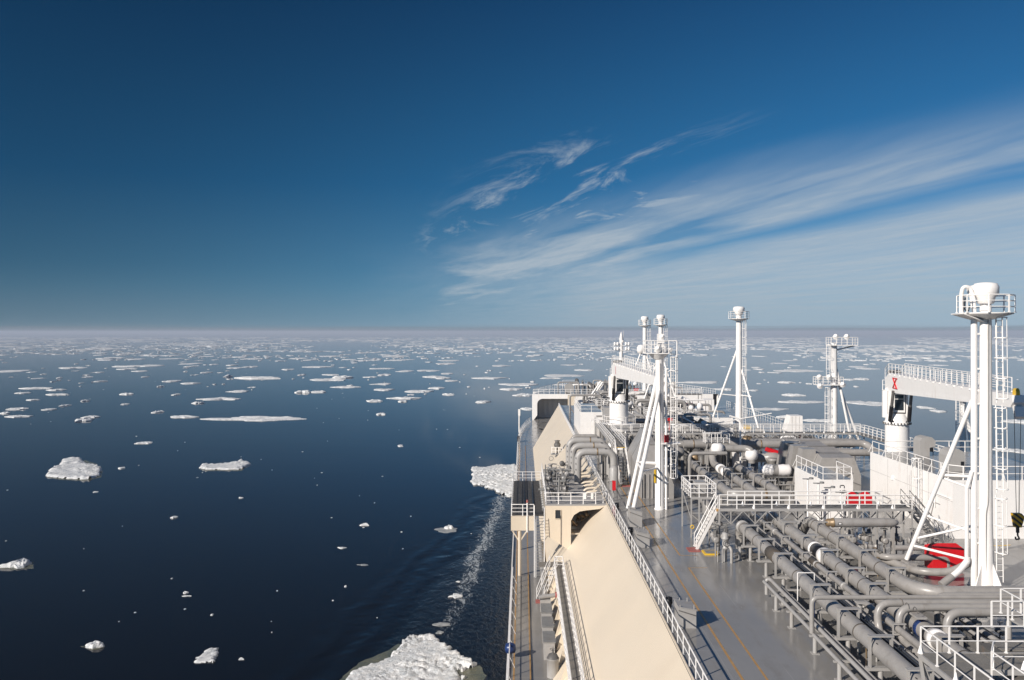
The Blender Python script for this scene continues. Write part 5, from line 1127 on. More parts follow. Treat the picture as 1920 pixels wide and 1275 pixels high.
g = MB(); g.prism([(14.8, 86.85, ZT+0.1), (13.4, 86.85, ZT+0.1), (14.3, 86.85, ZT+0.8), (14.8, 86.85, ZT+2.2)], (0, 0.04, 0)); part('dark_panel', g, M['dgrey'], d1)  # darker three-cornered panel low on the right of the dome front
for x in (12.05, 12.35, 12.8, 13.2):
    g = MB(); g.bx(x, x+0.08, 86.78, 86.88, ZT+0.1, ZT+2.5); part('stiffener', g, M['dgrey' if x == 12.35 else 'lgrey'], d1)
d2 = dome('big grey stepped tank dome beside the large white machinery house', 30.2, 34.9, 88, [(88, 4.0, 0.7), (89.6, 4.2, 0.8), (91.2, 4.1, 0.8), (93, 4.5, 1.0), (94.8, 4.3, 1.0), (97, 4.6, 1.2), (99, 4.2, 1.2)])
for (a, b) in (((34.0, 87.9, ZT+2.5), (31.4, 87.9, ZT+1.0)), ((31.4, 87.9, ZT+2.5), (34.8, 87.9, ZT+1.2)), ((32.3, 87.9, ZT+3.9), (32.3, 87.9, ZT))):
    g = MB(); g.beam(a, b, 0.05, 0.05); part('brace', g, M['dgrey'], d2)
for k in range(3):
    g = MB(); g.prism([(28.8-k*0.2, 90+k*2.6, ZT), (31.2, 90+k*2.6, ZT), (30.9, 90+k*2.6, ZT+4.6), (29.6-k*0.2, 90+k*2.6, ZT+4.6)], (0, 1.6, 0)); part('side_cover', g, M['grey'], d2)

# red boxes
def redbox(label, x0, x1, y0, y1, z0, z1, stand=True):
    t_ = thing('red_locker', label, 'locker', ((x0+x1)/2, y0, ZT))
    g = MB(); g.prism([(x0, y0, z0), (x1, y0, z0), (x1, y0, z1), (x0, y0, z1)], (0, y1-y0, 0)); part('body', g, M['red'], t_)
    g = MB(); xc = (x0+x1)/2; g.add([(x0-0.02, y0-0.02, z1+0.003), (x1+0.02, y0-0.02, z1+0.003), (x1+0.02, y1, z1+0.003), (x0-0.02, y1, z1+0.003), (x0+0.25, (y0+y1)/2, z1+0.28), (x1-0.25, (y0+y1)/2, z1+0.28)], [(0, 1, 5, 4), (1, 2, 5), (2, 3, 4, 5), (3, 0, 4)]); part('lid', g, M['red'], t_)
    if z0 > ZT+0.1:
        for x in (x0+0.1, x1-0.1):
            g = MB(); g.bx(x-0.04, x+0.04, y0+0.05, y0+0.13, ZT, z0); part('leg', g, M['lgrey'], t_)
    return t_
redbox('large red locker left of the foot of the tall near mast', 29.0, 31.2, 60.3, 61.6, ZT+0.12, ZT+1.62)
rb = redbox('left one of two red lockers behind the near catwalk', 27.55, 28.3, 71.9, 72.7, ZT+1.95, ZT+3.15)
redbox('right one of two red lockers behind the near catwalk', 28.6, 29.45, 71.9, 72.7, ZT+1.95, ZT+3.15)
rm_ = thing('fire_monitor', 'red fire monitor beside the grey dome and white insulated valves', 'fire monitor', (29, 99.5, ZT))
g = MB(); g.tube((28.2, 99, CZ-13.6), (30.4, 99, CZ-14.4), 0.25, 8, r2=0.4); g.tube((30.2, 99, ZT), (30.2, 99, CZ-14.3), 0.15, 8); part('monitor', g, M['red'], rm_)
for (u, v, Y, w, lab) in ((1193, 731, 200, 9, 'small red box among the railings behind the port crane'), (1255, 786, 125, 10, 'small red box behind the catwalk railing by the light mast'), (1290, 760, 170, 16, 'red cover forward between the two far masts'),(1500, 812, 118, 9, 'small red box near the far starboard catwalk')):
    c = A(u, v, Y); ww = w*Y/F/2; g = MB(); g.box(c, (ww*2, 0.5, ww*1.1)); g.tube(c, (c.x, c.y, ZT), 0.08, 5); solo('red_box', g, M['red'], lab, 'box', None, (c.x, c.y, ZT))
ym = MB(); ym.bx(37.0, 40.2, 150, 153, ZT+0.01, ZT+0.35); solo('yellow_cover', ym, M['yellow'], 'flat ochre yellow cover lying on the deck below the free standing mast', 'cover')
for (x, y, lab) in ((32.6, 66.4, 'painted yellow ring segment on the deck near the red locker'), (37.6, 67.4, 'painted yellow ring segment on the deck under the hook block')):
    g = MB(); n_ = 10; ins = []; ou = []
    for k in range(n_+1):
        a = R(200+130*k/n_); ou.append((x+1.6*math.cos(a), y+1.2*math.sin(a)*0.6+1, ZT+0.006)); ins.append((x+1.25*math.cos(a), y+0.9*math.sin(a)*0.6+1, ZT+0.006))
    g.add(ou+ins, [(k, k+1, n_+2+k, n_+1+k) for k in range(n_)]); solo('yellow_marking', g, M['yellow'], lab, 'marking')
# pods
for i, (x, y, lab) in enumerate(((38.0, 175, 'white tapered pod forward of the free standing mast'), (45.0, 141, 'white tapered pod at the starboard edge left of the two platform mast'))):
    t_ = thing('white_pod', lab, 'pod', (x, y, ZT)); g = MB(); g.prism([(x-1.5, y, ZT+0.5), (x+1.3, y, ZT+0.5), (x+1.25, y, ZT+3.1), (x-0.7, y, ZT+3.1)], (0, 2.4, 0)); part('shell', g, M['white'], t_)
    for k in range(3): q = MB(); q.bx(x-0.5+k*0.6, x-0.46+k*0.6, y-0.03, y, ZT+0.6, ZT+3.0); part('rib', q, M['lgrey'], t_)
    g = MB(); g.bx(x-1.2, x+1.1, y+0.1, y+2.2, ZT, ZT+0.5); part('base', g, M['lgrey'], t_)
fc = thing('fog_dish', 'pale round dish on a cream house on the raised bow', 'dish', (13.0, 236, ZT))
g = MB(); g.lathe((12.9, 236, 25.4), [(1.35, 0), (1.35, 0.3), (0.6, 0.6)], 20, 'Y'); part('dish', g, M['lgrey'], fc)
g = MB(); g.bx(12.6, 13.2, 236.4, 237, ZT-0.0, 25.4); part('stand', g, M['lgrey'], fc)
g = MB(); g.bx(12.2, 16.4, 228, 231, ZM+0.02, 23.9); solo('cream_house', g, M['cream'], 'cream box house just behind the raised bow deck', 'deckhouse')

# ---------------------------------------------------------------- pipes beyond the near catwalk
y0_ = 79.5
pb = pipe_thing('cargo_pipeline', 'thick grey pipeline beyond the catwalk turning to starboard at its near end', [(24.6, 79.0, 24.4), (24.6, 78.7, 26), (19.2, 78.7, 26), (19.2, 98, 26), (19.2, 98, 24.3)], 0.42,
    frames=[(19.2, y, 26) for y in (82.5, 86.5, 90.5, 94.5)], bands=[(19.2, y, 26) for y in (84.5, 92.5)], bend=1.0)
g = MB(); g.lathe((22.4, 78.7, 26), [(0.42, -0.12), (0.435, -0.1), (0.435, 0.1), (0.42, 0.12)], 20, 'X'); part('rust_band', g, M['brass'], pb)
pb2 = pipe_thing('cargo_pipeline', 'thick grey pipeline beyond the catwalk with two white sleeves', [(21.7, 79.6, 24.6), (21.7, 80, 26), (21.7, 97, 26), (21.7, 98, 27.0), (21.9, 98, 27.6), (25.6, 98, 27.6), (26.2, 97.5, 27.4), (26.2, 97.5, 26)], 0.40,
    frames=[(21.7, y, 26) for y in (82.5, 86.5, 90.0)], bands=[(21.7, 88, 26)], bend=1.0)
for y in (91.4, 93.6):
    g = MB(); g.lathe((21.7, y, 26), [(0.42, -0.5), (0.52, -0.45), (0.52, 0.45), (0.42, 0.5)], 20, 'Y'); part('white_sleeve', g, M['cap'], pb2)
for x, zz_ in ((22.3, 27.6), (26.2, 26.9)):
    g = MB(); g.lathe((x, 97.7, zz_), [(0.42, -0.62), (0.66, -0.45), (0.75, 0), (0.66, 0.45), (0.42, 0.62)], 18, 'Z' if x > 25 else 'Z'); part('white_sleeve', g, M['cap'], pb2)
pipe_thing('cargo_pipeline', 'rightmost thick grey pipeline beyond the catwalk', [(23.9, 79.8, 24.6), (23.9, 80.2, 26), (23.9, 95.5, 26), (23.9, 95.5, 24.4)], 0.40, frames=[(23.9, y, 26) for y in (82.5, 86.5, 90.5)], bands=[(23.9, 84.5, 26), (23.9, 89, 26)], bend=0.9)
pipe_thing('bent_pipe', 'slender grey pipe making a square corner behind the light mast', [(18.0, 92, 24.2), (18.0, 92, 27.9), (22.0, 92, 27.9)], 0.2, n=12, bend=0.6)
pipe_thing('bent_pipe', 'low grey pipe running beside the dome behind the light mast', [(16.9, 99, 25.6), (16.9, 78, 25.2), (16.9, 78, 24.2)], 0.36, n=14, bend=0.9)
cr1 = pipe_thing('header_pipe', 'very thick grey header pipe lying across the deck behind the valves', [(19.6, 104, 27.3), (32.8, 104, 27.3), (33.4, 103.4, 25.0)], 0.52, n=22, bend=0.7)
for x in (20.8, 24.9, 29.0):
    g = MB(); g.lathe((x, 104, 27.3), [(0.52, -0.07), (0.54, -0.06), (0.54, 0.06), (0.52, 0.07)], 20, 'X'); part('rust_band', g, M['brass'], cr1)
for x in (22.4, 27.0, 31.8):
    g = MB(); g.lathe((x, 104, 27.3), [(0.52, -0.14), (0.6, -0.12), (0.6, 0.12), (0.52, 0.14)], 20, 'X'); part('collar', g, M['lgrey'], cr1); g = MB(); g.box((x, 104, 25.4), (0.4, 0.4, 2.9)); part('support_leg', g, M['lgrey'], cr1)
g = MB(); g.lathe((16.5, 100.6, 26.8), [(0.0, -1.5), (0.5, -1.3), (0.62, -0.8), (0.62, 1.9), (0.5, 2.3), (0.3, 2.5), (0.0, 2.55)], 18, 'X'); solo('round_ended_vessel', g, M['grey'], 'grey vessel with a rounded end left of the thick header pipe', 'vessel')
vv = thing('round_ended_vessel', 'thick grey vessel with pointed round end right of the white sleeves', 'vessel', (28, 98.8, ZT))
g = MB(); g.lathe((26.6, 98.8, 26.4), [(0.4, 0), (0.48, 0.1), (0.48, 1.5), (0.62, 1.6), (0.64, 2.6), (0.5, 3.2), (0.2, 3.6), (0, 3.7)], 18, 'X'); part('vessel', g, M['grey'], vv)
wi = thing('insulated_valves', 'white insulated valve casings on a steel frame near the white deckhouse', 'valves', (26.5, 92, 26))
g = MB(); g.lathe((24.6, 92.5, 25.9), [(0, -0.5), (0.35, -0.4), (0.48, 0), (0.35, 0.4), (0, 0.5)], 14, 'X'); part('casing', g, M['cap'], wi)
g = MB(); g.lathe((26.0, 92.5, 26.0), [(0.2, -0.3), (0.5, 0), (0.62, 0.5), (0.62, 1.0)], 16, 'X'); part('casing', g, M['cap'], wi)
g = MB(); g.lathe((27.0, 92.5, 26.0), [(0.62, 0), (0.62, 0.6)], 16, 'X'); part('grey_middle', g, M['grey'], wi)
g = MB(); g.lathe((27.6, 92.5, 26.0), [(0.62, 0), (0.6, 0.3), (0.66, 0.6), (0.6, 0.9), (0.66, 1.2), (0.4, 1.5), (0, 1.6)], 16, 'X'); part('casing', g, M['cap'], wi)
g = MB(); g.bx(24.0, 29.4, 92.0, 93.0, 25.25, 25.35); part('frame', g, M['steel'], wi)
for x in (24.1, 25.8, 27.6, 29.3):
    g = MB(); g.bx(x-0.05, x+0.05, 92, 92.1, ZT, 25.3); part('leg', g, M['dgrey'], wi)
fg = MB(); fg.lathe((28.6, 97.6, 24), [(0.5, 0), (0.5, 2.2), (0.6, 2.25), (0.6, 2.5), (0, 2.5)], 14); solo('upright_valve', fg, M['grey'], 'upright grey flanged valve by the red fire monitor', 'valve')
pipe_thing('starboard_pipe', 'thick pale grey pipe going behind the white machinery house', [(34.3, 101, 24.4), (34.3, 101, 26.7), (42.5, 101, 26.7)], 0.42, n=18)
pipe_thing('starboard_pipe', 'dark shaded pipe bundle beneath the far catwalk to starboard, front one', [(33.5, 108, 26.9), (43.5, 108, 26.9), (43.8, 106, 26.0)], 0.45, n=16)
pipe_thing('starboard_pipe', 'dark shaded pipe bundle beneath the far catwalk to starboard, rear one', [(30, 112, 26.4), (43.5, 112, 26.4)], 0.6, n=16)
mm_ = thing('deck_machinery', 'dark jumble of small valves and lines under the white insulated casings', 'machinery', (26, 88, ZT))
for k in range(46):
    x = rnd4.uniform(24.8, 29.5); y = rnd4.uniform(86, 99); zz_ = rnd4.uniform(24.3, 25.5); g = MB()
    if k % 3: g.tube((x, y, 24), (x, y, zz_+0.5), rnd4.uniform(0.05, 0.16), 6)
    else: g.path([(x-rnd4.uniform(0.5, 1.6), y, zz_), (x+0.6, y, zz_), (x+0.6, y, 24)], rnd4.uniform(0.05, 0.13), 6, bend=0.15)
    part('small_pipe', g, M[rnd4.choice(('dgrey', 'grey', 'dgrey', 'steel'))], mm_)
pn = thing('valve_access_platform', 'small white railed access platform above the white sleeve', 'platform', (22.3, 99.5, 28))
g = MB(); g.bx(21.2, 24.0, 99.0, 100.2, 28.0, 28.06); part('floor', g, M['walk'], pn); railing(pn, [(21.2, 99.0, 28.06), (24.0, 99.0, 28.06), (24.0, 100.2, 28.06), (21.2, 100.2, 28.06)], spacing=0.7, closed=True, mids=(0.5,), joined=True)
g = MB(); g.bx(21.3, 21.4, 99.1, 99.2, 24, 28); g.bx(23.8, 23.9, 99.1, 99.2, 24, 28); part('leg', g, M['lgrey'], pn)

# far catwalk
fc2 = thing('far_catwalk', 'long white railed catwalk crossing the deck before the far masts', 'catwalk', (28, 116, 27.2))
catwalk(fc2, 12.1, 46.5, 116, 117.5, 27.2, posts=[(x, 116) for x in (12.2, 16.5, 20.8, 25, 29.4, 33.6, 38, 42.2, 46.4)], truss=True, step=2.0)
railing(fc2, [(12.1, 116, 27.2), (46.5, 116, 27.2)], spacing=1.35, mids=(0.37, 0.74), r=0.04)
railing(fc2, [(12.1, 117.5, 27.2), (46.5, 117.5, 27.2)], spacing=1.35, mids=(0.37, 0.74), r=0.04)
for k in range(12): inst('post_gusset', cone_me, fc2, (14+k*2.7, 116.05, 27.2))
fc3 = thing('side_catwalk', 'white railed walkway descending along the starboard side to the crane', 'catwalk', (47, 100, 27.5))
g = MB(); g.bx(45.3, 46.5, 90, 116, 27.1, 27.2); part('floor', g, M['walk'], fc3)
railing(fc3, [(45.3, 90, 27.2), (45.3, 116, 27.2)], spacing=1.35, mids=(0.37, 0.74)); railing(fc3, [(46.5, 90, 27.2), (46.5, 116, 27.2)], spacing=1.35, mids=(0.37, 0.74))
dv = thing('pipe_davit', 'small white davit with a crooked arm standing at the thick header pipe', 'davit', (25.6, 101.5, ZT))
g = MB(); g.path([(25.9, 101.5, ZT), (25.9, 101.5, 30.2), (25.6, 101.5, 30.7), (24.6, 101.5, 31.0)], 0.11, 8, bend=0.5); part('arm', g, M['white'], dv)
g = MB(); g.tube((25.7, 101.5, 30.6), (21.8, 101.5, 29.9), 0.07, 6); g.tube((25.7, 101.5, 30.6), (29.6, 101.5, 31.3), 0.07, 6); part('cross_arm', g, M['white'], dv)

# ---------------------------------------------------------------- forward pipe deck
def pipe_bank(label, x0, x1, y0, y1, zlo, zhi, n, seed, mats=('grey', 'lgrey', 'dgrey', 'grey', 'cap'), rmax=0.45):
    r_ = random.Random(seed); t_ = thing('pipe_bank', label, 'pipework', ((x0+x1)/2, y0, ZT))
    for k in range(n):
        x = r_.uniform(x0, x1); y = r_.uniform(y0, y1); z = r_.uniform(zlo, zhi); rr = r_.uniform(0.08, rmax)*(0.6 if r_.random() < 0.5 else 1); m_ = r_.choice(mats); g = MB(); c = r_.random()
        if c < 0.34: L_ = r_.uniform(2, 7); g.path([(x-L_/2, y, ZT), (x-L_/2, y, z), (x+L_/2, y, z), (x+L_/2, y, ZT)], rr, 10, bend=rr*2.5)
        elif c < 0.62: L_ = r_.uniform(3, 11); g.path([(x, y-L_/2, ZT), (x, y-L_/2, z), (x, y+L_/2, z), (x, y+L_/2, ZT)], rr, 10, bend=rr*2.5)
        elif c < 0.76: g.lathe((x, y, ZT), [(rr*1.3, 0), (rr*1.3, (z-ZT)*0.8), (rr*1.9, (z-ZT)*0.82), (rr*1.9, (z-ZT)*0.9), (rr, z-ZT), (0, z-ZT+0.1)], 10)
        elif c < 0.86: g.box((x, y, (z+ZT)/2), (r_.uniform(0.6, 1.8), r_.uniform(0.6, 2), z-ZT)); m_ = r_.choice(('lgrey', 'grey', 'white'))
        elif c < 0.94: g.lathe((x, y, z), [(0, -0.7), (0.4, -0.55), (0.55, 0), (0.4, 0.55), (0, 0.7)], 10, r_.choice('XYZ')); m_ = r_.choice(('cap', 'grey', 'brass', 'dgrey'))
        else: g.hoop((x, y, z+0.4), 0.3, 0.04, n=10, axis=r_.choice('YZ')); g.tube((x, y, ZT), (x, y, z+0.4), 0.05, 5); m_ = 'dgrey'
        part('pipe_run' if c < 0.62 else 'fitting', g, M[m_], t_)
    return t_
pipe_bank('crowded grey pipework between the far catwalk and the forward house', 18, 28.5, 119, 139, 25.2, 27.8, 80, 3)
pipe_bank('grey pipework forward of the port deckhouse around the far vent masts', 15, 33, 152, 172, 25.2, 28.0, 75, 4)
pipe_bank('distant jumble of pipes and fittings near the raised bow', 12, 34, 176, 196, 25.0, 27.8, 75, 5, rmax=0.5)
pipe_bank('scattered deck gear beyond the port side crane foot', 13.5, 19, 129, 139, 25.2, 28.0, 30, 6)
pipe_bank('shaded pipes under the far catwalk', 15, 30, 106, 115, 24.8, 26.8, 60, 7, mats=('dgrey', 'grey', 'dgrey', 'steel'))
pipe_bank('small deck gear along the far starboard side', 34, 43.5, 119, 136, 24.8, 25.8, 22, 8, rmax=0.25)
pipe_bank('winches and bollards on the lower port deck under the raised bow', 3.5, 7.5, 205, 226, 18.2, 19.8, 26, 9, mats=('dgrey', 'black', 'lgrey'))
for o in [o for o in bpy.data.objects if o.name.startswith(('pipe_run', 'fitting')) and o.parent and 'winches' in o.parent['label']]: o.location.z -= (ZT-ZM)
pipe_bank('mooring winches and fairleads on the raised bow deck', 12, 44, 236, 262, 25.0, 26.6, 46, 10, mats=('dgrey', 'lgrey', 'white', 'grey'))
pipe_bank('deck gear on the open deck beside the header pipe', 34.5, 40, 102, 114, 25.0, 26.5, 26, 12)
for i, (x, y, lab) in enumerate(((23.5, 141, 'white railed frame on the pipe deck left of the forward house'), (17, 160, 'white railed frame behind the port deckhouse'), (24, 186, 'white railed frame before the raised bow'), (37, 190, 'white railed frame far forward near the starboard edge'))):
    t_ = thing('railed_platform', lab, 'platform', (x, y, 27)); g = MB(); g.bx(x-3, x+3, y, y+4, 26.9, 27.0); part('floor', g, M['walk'], t_)
    railing(t_, [(x-3, y, 27), (x+3, y, 27), (x+3, y+4, 27), (x-3, y+4, 27)], spacing=1.2, closed=True, mids=(0.37, 0.74), joined=True, r=0.045)
    for sx in (-2.9, 2.9):
        for sy in (0.1, 3.9): q = MB(); q.bx(x+sx-0.06, x+sx+0.06, y+sy-0.06, y+sy+0.06, ZT, 26.9); part('leg', q, M['lgrey'], t_)

for i, (p, q_, lab) in enumerate((((35.3, 72.2, 26.4), (35.3, 74.2, 24.3), 'thin grey conduit on the white machinery house wall'), ((35.3, 77.5, 24.2), (35.3, 77.5, 28.4), 'upright grey conduit on the white machinery house wall'))):
    g = MB(); g.path([p, (p[0]-0.02, (p[1]+q_[1])/2, p[2]), q_], 0.035, 6, bend=0.2); part('conduit', g, M['lgrey'], h1)
for k in range(4):
    g = MB(); g.bx(36.3+k*2.2, 36.32+k*2.2, 70.085, 70.099, ZT+0.1, hz-0.1); part('weld_seam', g, M['lgrey'], h1)
for y in (74.3, 78.4, 82.6):
    g = MB(); g.bx(35.335, 35.349, y, y+0.025, ZT+0.1, hz-0.1); part('weld_seam', g, M['lgrey'], h1)
g = MB(); g.path([(mx-0.2, my-0.42, ZT+0.4), (mx-0.2, my-0.42, ZT+5.2), (mx-0.05, my-0.42, ZT+5.8), (mx-0.05, my-0.40, zt-2.4)], 0.035, 6, bend=0.3); part('cable_run', g, M['lgrey'], vm)
g = MB(); g.path([(13.1, 81.25, ZT+0.4), (13.1, 81.25, zp-0.9)], 0.03, 6); part('cable_run', g, M['lgrey'], lm)
# ---------------------------------------------------------------- ice
def icemat(name, c1, c2, rough, sc):
    m = bpy.data.materials.new(name); m.use_nodes = True; q = NT(m.node_tree); b = q.n['Principled BSDF']
    geo = q.new('ShaderNodeNewGeometry'); P = geo.outputs['Position']
    n = q.noise(P, sc, 5.0, 0.65); q.put(b.inputs['Base Color'], q.mix(q.ss(n, 0.35, 0.65), tuple(c1)+(1,), tuple(c2)+(1,)))
    b.inputs['Roughness'].default_value = rough
    bn = q.new('ShaderNodeBump'); bn.inputs['Strength'].default_value = 0.8; bn.inputs['Distance'].default_value = 0.4
    q.put(bn.inputs['Height'], q.noise(P, sc*2.5, 6.0, 0.7)); q.put(b.inputs['Normal'], bn.outputs[0]); return m
M['ice'] = icemat('snowy_ice', (0.60, 0.62, 0.63), (0.86, 0.85, 0.83), 0.7, 0.9)
M['ice_grey'] = icemat('wet_grey_ice', (0.24, 0.25, 0.25), (0.42, 0.42, 0.41), 0.4, 0.8)
M['ice_under'] = icemat('submerged_green_ice', (0.075, 0.085, 0.060), (0.15, 0.145, 0.095), 0.25, 0.35)
rnd = random.Random(11)
def floe_mb(cx, cy, rx, ry, th, seed, n=20, rings=4, rough=0.3, rug=1.0, ang=0.0, mb=None, freq=1.0):
    mb = mb or MB(); vs = []; ca, sa = math.cos(ang), math.sin(ang)
    rad = []
    for i in range(n):
        a = 2*math.pi*i/n
        v = Vector((math.cos(a)*1.1*freq, math.sin(a)*1.1*freq, seed*3.7))
        rad.append(max(0.25, 1+rough*1.6*noise.noise(v)+rough*0.9*noise.noise(v*2.7)+rough*0.5*noise.noise(v*6.1)))
    def P(rr, i, z):
        a = 2*math.pi*i/n; x = math.cos(a)*rx*rr*rad[i]; y = math.sin(a)*ry*rr*rad[i]
        return Vector((cx+x*ca-y*sa, cy+x*sa+y*ca, z))
    for i in range(n): vs.append(P(1.03, i, -0.1))
    for j in range(rings):
        rr = 1.0 - j/rings
        for i in range(n):
            p = P(rr, i, 0)
            th0 = th; h = 0.5 + 0.9*noise.noise(Vector((p.x*0.5/max(th, .3), p.y*0.5/max(th, .3), seed))) + 0.6*noise.noise(Vector((p.x*1.3/max(th, .3), p.y*1.3/max(th, .3), seed+9)))
            z = th*(0.42+rug*max(0, h)*0.75)*(0.45 if j == 0 else 1.0)
            p.z = max(0.04, z)
            if 0 < j < rings: p.x += th*0.25*noise.noise(p*1.7); p.y += th*0.25*noise.noise(p*1.7+Vector((5, 1, 2)))
            vs.append(p)
    c = P(0, 0, th*0.8); vs.append(c); ci = len(vs)-1
    fs = []
    for j in range(rings):
        for i in range(n):
            k = (i+1) % n; fs.append((j*n+i, j*n+k, (j+1)*n+k, (j+1)*n+i))
    for i in range(n): fs.append((rings*n+i, rings*n+(i+1) % n, ci))
    mb.add(vs, fs, False); return mb

# floes read off the photograph: centre of the waterline, width and visible height in photo pixels
near = [
 (137, 883, 100, 30, 1.0, 'large rounded ragged white ice floe floating alone at the left', 40, 16, 0.3),
 (420, 875, 92, 11, 1.0, 'long rugged white ice floe in open water left of the middle', 36, 8, 0.3),
 (228, 878, 13, 3, 0.8, 'small white ice lump beside the large rounded floe', 12, 4, 0.3),
 (488, 785, 150, 7, 0.7, 'longest flat pale ice floe in the middle distance', 36, 6, 0.25),
 (32, 1060, 46, 12, 1.1, 'fish shaped white ice chunk near the left edge', 18, 6, 0.4),
 (176, 1212, 36, 8, 0.8, 'slipper shaped white ice chunk near the lower left corner', 18, 6, 0.25),
 (389, 1232, 44, 19, 0.55, 'triangular grey white ice slab tilted up near the bottom', 16, 7, 0.35),
 (452, 934, 8, 3, 0.6, 'tiny white ice bit between two large floes and the lower open water', 10, 3, 0.3),
 (326, 971, 12, 4, 0.7, 'small white ice bit left of centre in the dark water', 10, 3, 0.3),
 (684, 984, 14, 4, 0.7, 'small white ice bit with a pointed top near the bow wave', 12, 3, 0.3),
 (641, 1028, 15, 3, 0.4, 'flat white ice sliver below the pointed ice bit', 12, 3, 0.3),
 (680, 1059, 19, 3, 0.2, 'thin grey ice sliver just left of the bow wave', 12, 3, 0.3),
 (648, 1100, 5, 3, 0.4, 'tiny round ice bit left of the bow wave', 8, 3, 0.3),
 (349, 1112, 9, 3, 0.5, 'upper one of two tiny ice bits close together', 10, 3, 0.3),
 (350, 1118, 14, 2, 0.3, 'lower flatter one of two tiny ice bits close together', 10, 3, 0.3),
 (397, 1153, 6, 3, 0.4, 'tiny round ice bit above the triangular slab', 8, 3, 0.3),
 (453, 1236, 11, 3, 0.3, 'tiny ice bit right of the triangular slab', 10, 3, 0.3),
 (178, 923, 9, 2, 0.5, 'tiny ice bit below the large rounded floe', 8, 3, 0.3),
 (855, 1118, 22, 7, 0.35, 'small white floe riding in the ribbon of foam', 16, 4, 0.35),
 (828, 1171, 30, 7, 0.12, 'grey wet ice slab beside the foam above the big bottom floe', 14, 4, 0.3),
 (824, 1186, 14, 5, 0.3, 'little white ice lump just below the grey wet slab', 12, 3, 0.3),
 (859, 1091, 8, 3, 0.25, 'tiny white ice lump at the upper end of the foam floe', 8, 3, 0.3),
 (270, 831, 30, 3, 0.7, 'small broken floe above and right of the large rounded floe', 16, 3, 0.4),
 (750, 836, 11, 3, 0.8, 'small ice bit in the open water ahead of the bow floe', 10, 3, 0.4),
 (157, 789, 22, 5, 1.2, 'small peaked ice lump with a flatter floe right behind it', 14, 4, 0.4),
 (173, 782, 32, 3, 0.8, 'short flat floe right behind the small peaked lump', 14, 3, 0.3),
 (33, 781, 38, 3, 0.7, 'short flat floe near the left edge below a broken group', 14, 3, 0.3),
 (343, 782, 45, 3, 0.9, 'medium flat floe left of the longest flat floe', 16, 3, 0.3),
 (413, 748, 70, 4, 0.8, 'slanting narrow floe above the longest flat floe', 18, 3, 0.4),
 (447, 734, 36, 3, 0.8, 'thin flat floe above the slanting narrow floe', 14, 3, 0.3),
 (480, 709, 80, 2, 1.8, 'long crusty white floe with a small berg at its left end', 24, 3, 0.3),
 (429, 706, 12, 3, 3.6, 'small pointed berg at the left end of a crusty floe', 12, 3, 0.3),
 (618, 712, 60, 3, 1.2, 'flat floe with a raised block on its right side', 18, 3, 0.3),
 (640, 708, 30, 2, 2.8, 'raised ice block standing on the right of a flat floe', 14, 3, 0.4),
 (567, 736, 26, 2, 3.2, 'double peaked small berg in the middle distance', 14, 4, 0.5),
 (599, 735, 26, 2, 1.2, 'short crusty floe right of the double peaked berg', 14, 3, 0.3),
 (905, 754, 22, 2, 1.0, 'small bright floe left of the ship beyond the bow', 12, 3, 0.3),
 (755, 747, 48, 3, 1.0, 'flat bright floe between the open water and the pack', 14, 3, 0.3),
 (756, 753, 15, 2, 1.0, 'small lump just in front of a flat bright floe', 10, 3, 0.3),
 (715, 777, 17, 3, 0.9, 'small bright floe alone right of the longest flat floe', 10, 3, 0.3),
]
far_hand = [(295,773,15,3),(30,767,40,3),(10,775,16,2),(105,740,40,2),(73,728,50,2),(108,731,25,2),(43,737,22,2),(353,719,33,2),(318,715,26,3),(240,739,20,2),(235,758,14,2),
 (120,761,15,3),(20,696,60,4),(133,690,50,2),(213,671,40,2),(357,682,40,3),(240,687,50,2),(277,686,55,3),(238,692,30,2),(566,703,12,3),(648,726,55,3),(717,720,40,3),(721,703,25,3),
 (697,707,25,2),(757,696,27,3),(717,691,48,2),(801,695,42,3),(836,682,33,3),(717,731,35,3),(786,734,48,3),(819,728,28,3),(704,752,30,3),(839,740,25,2),(914,709,55,3),(938,686,32,3),
 (848,714,22,2),(810,707,40,2),(830,709,30,2),(974,721,60,3),(963,730,35,3),(990,727,10,2),(1056,704,75,4),(1032,709,45,2),(1074,721,70,3),(985,741,40,3),(988,767,30,3),(1093,694,30,2),
 (1308,717,85,3),(1493,695,70,4),(1472,717,25,2),(1442,767,60,4),(1504,754,85,3),(1487,741,40,2),(1625,756,60,8),(1617,711,20,4),(1592,712,25,2),(1413,732,20,2),(1359,730,28,3),
 (1478,782,40,2),(1540,789,60,4),(1732,764,25,4),(1757,771,22,4),(1650,758,30,4),(1908,791,40,6),(1900,845,50,8),(470,673,40,2),(560,672,30,2),(620,668,44,2),(680,676,30,2),(740,668,38,2),
 (540,693,22,2),(595,688,50,2),(440,690,25,2),(470,688,20,2),(60,750,26,2),(160,752,10,2),(93,768,20,3),(190,715,16,2),(270,707,12,2),(330,740,12,2),(372,756,14,2),(300,725,10,2)]
def at_sea(u, v): return G(u, v, CZ)
def add_floe(u, v, w, hp, th, n, rings, rough, seed, mb=None):
    c = at_sea(u, v); k = c.y/F; rx = w*k/2
    dep = max(hp*c.y*c.y/(F*CZ)/2, rx*0.35 if c.y > 500 else 0.3)
    if c.y > 500: dep = min(max(dep, rx*0.6), rx*2.2)
    return floe_mb(c.x, c.y, rx, dep, th, seed, n, rings, rough, mb=mb), c
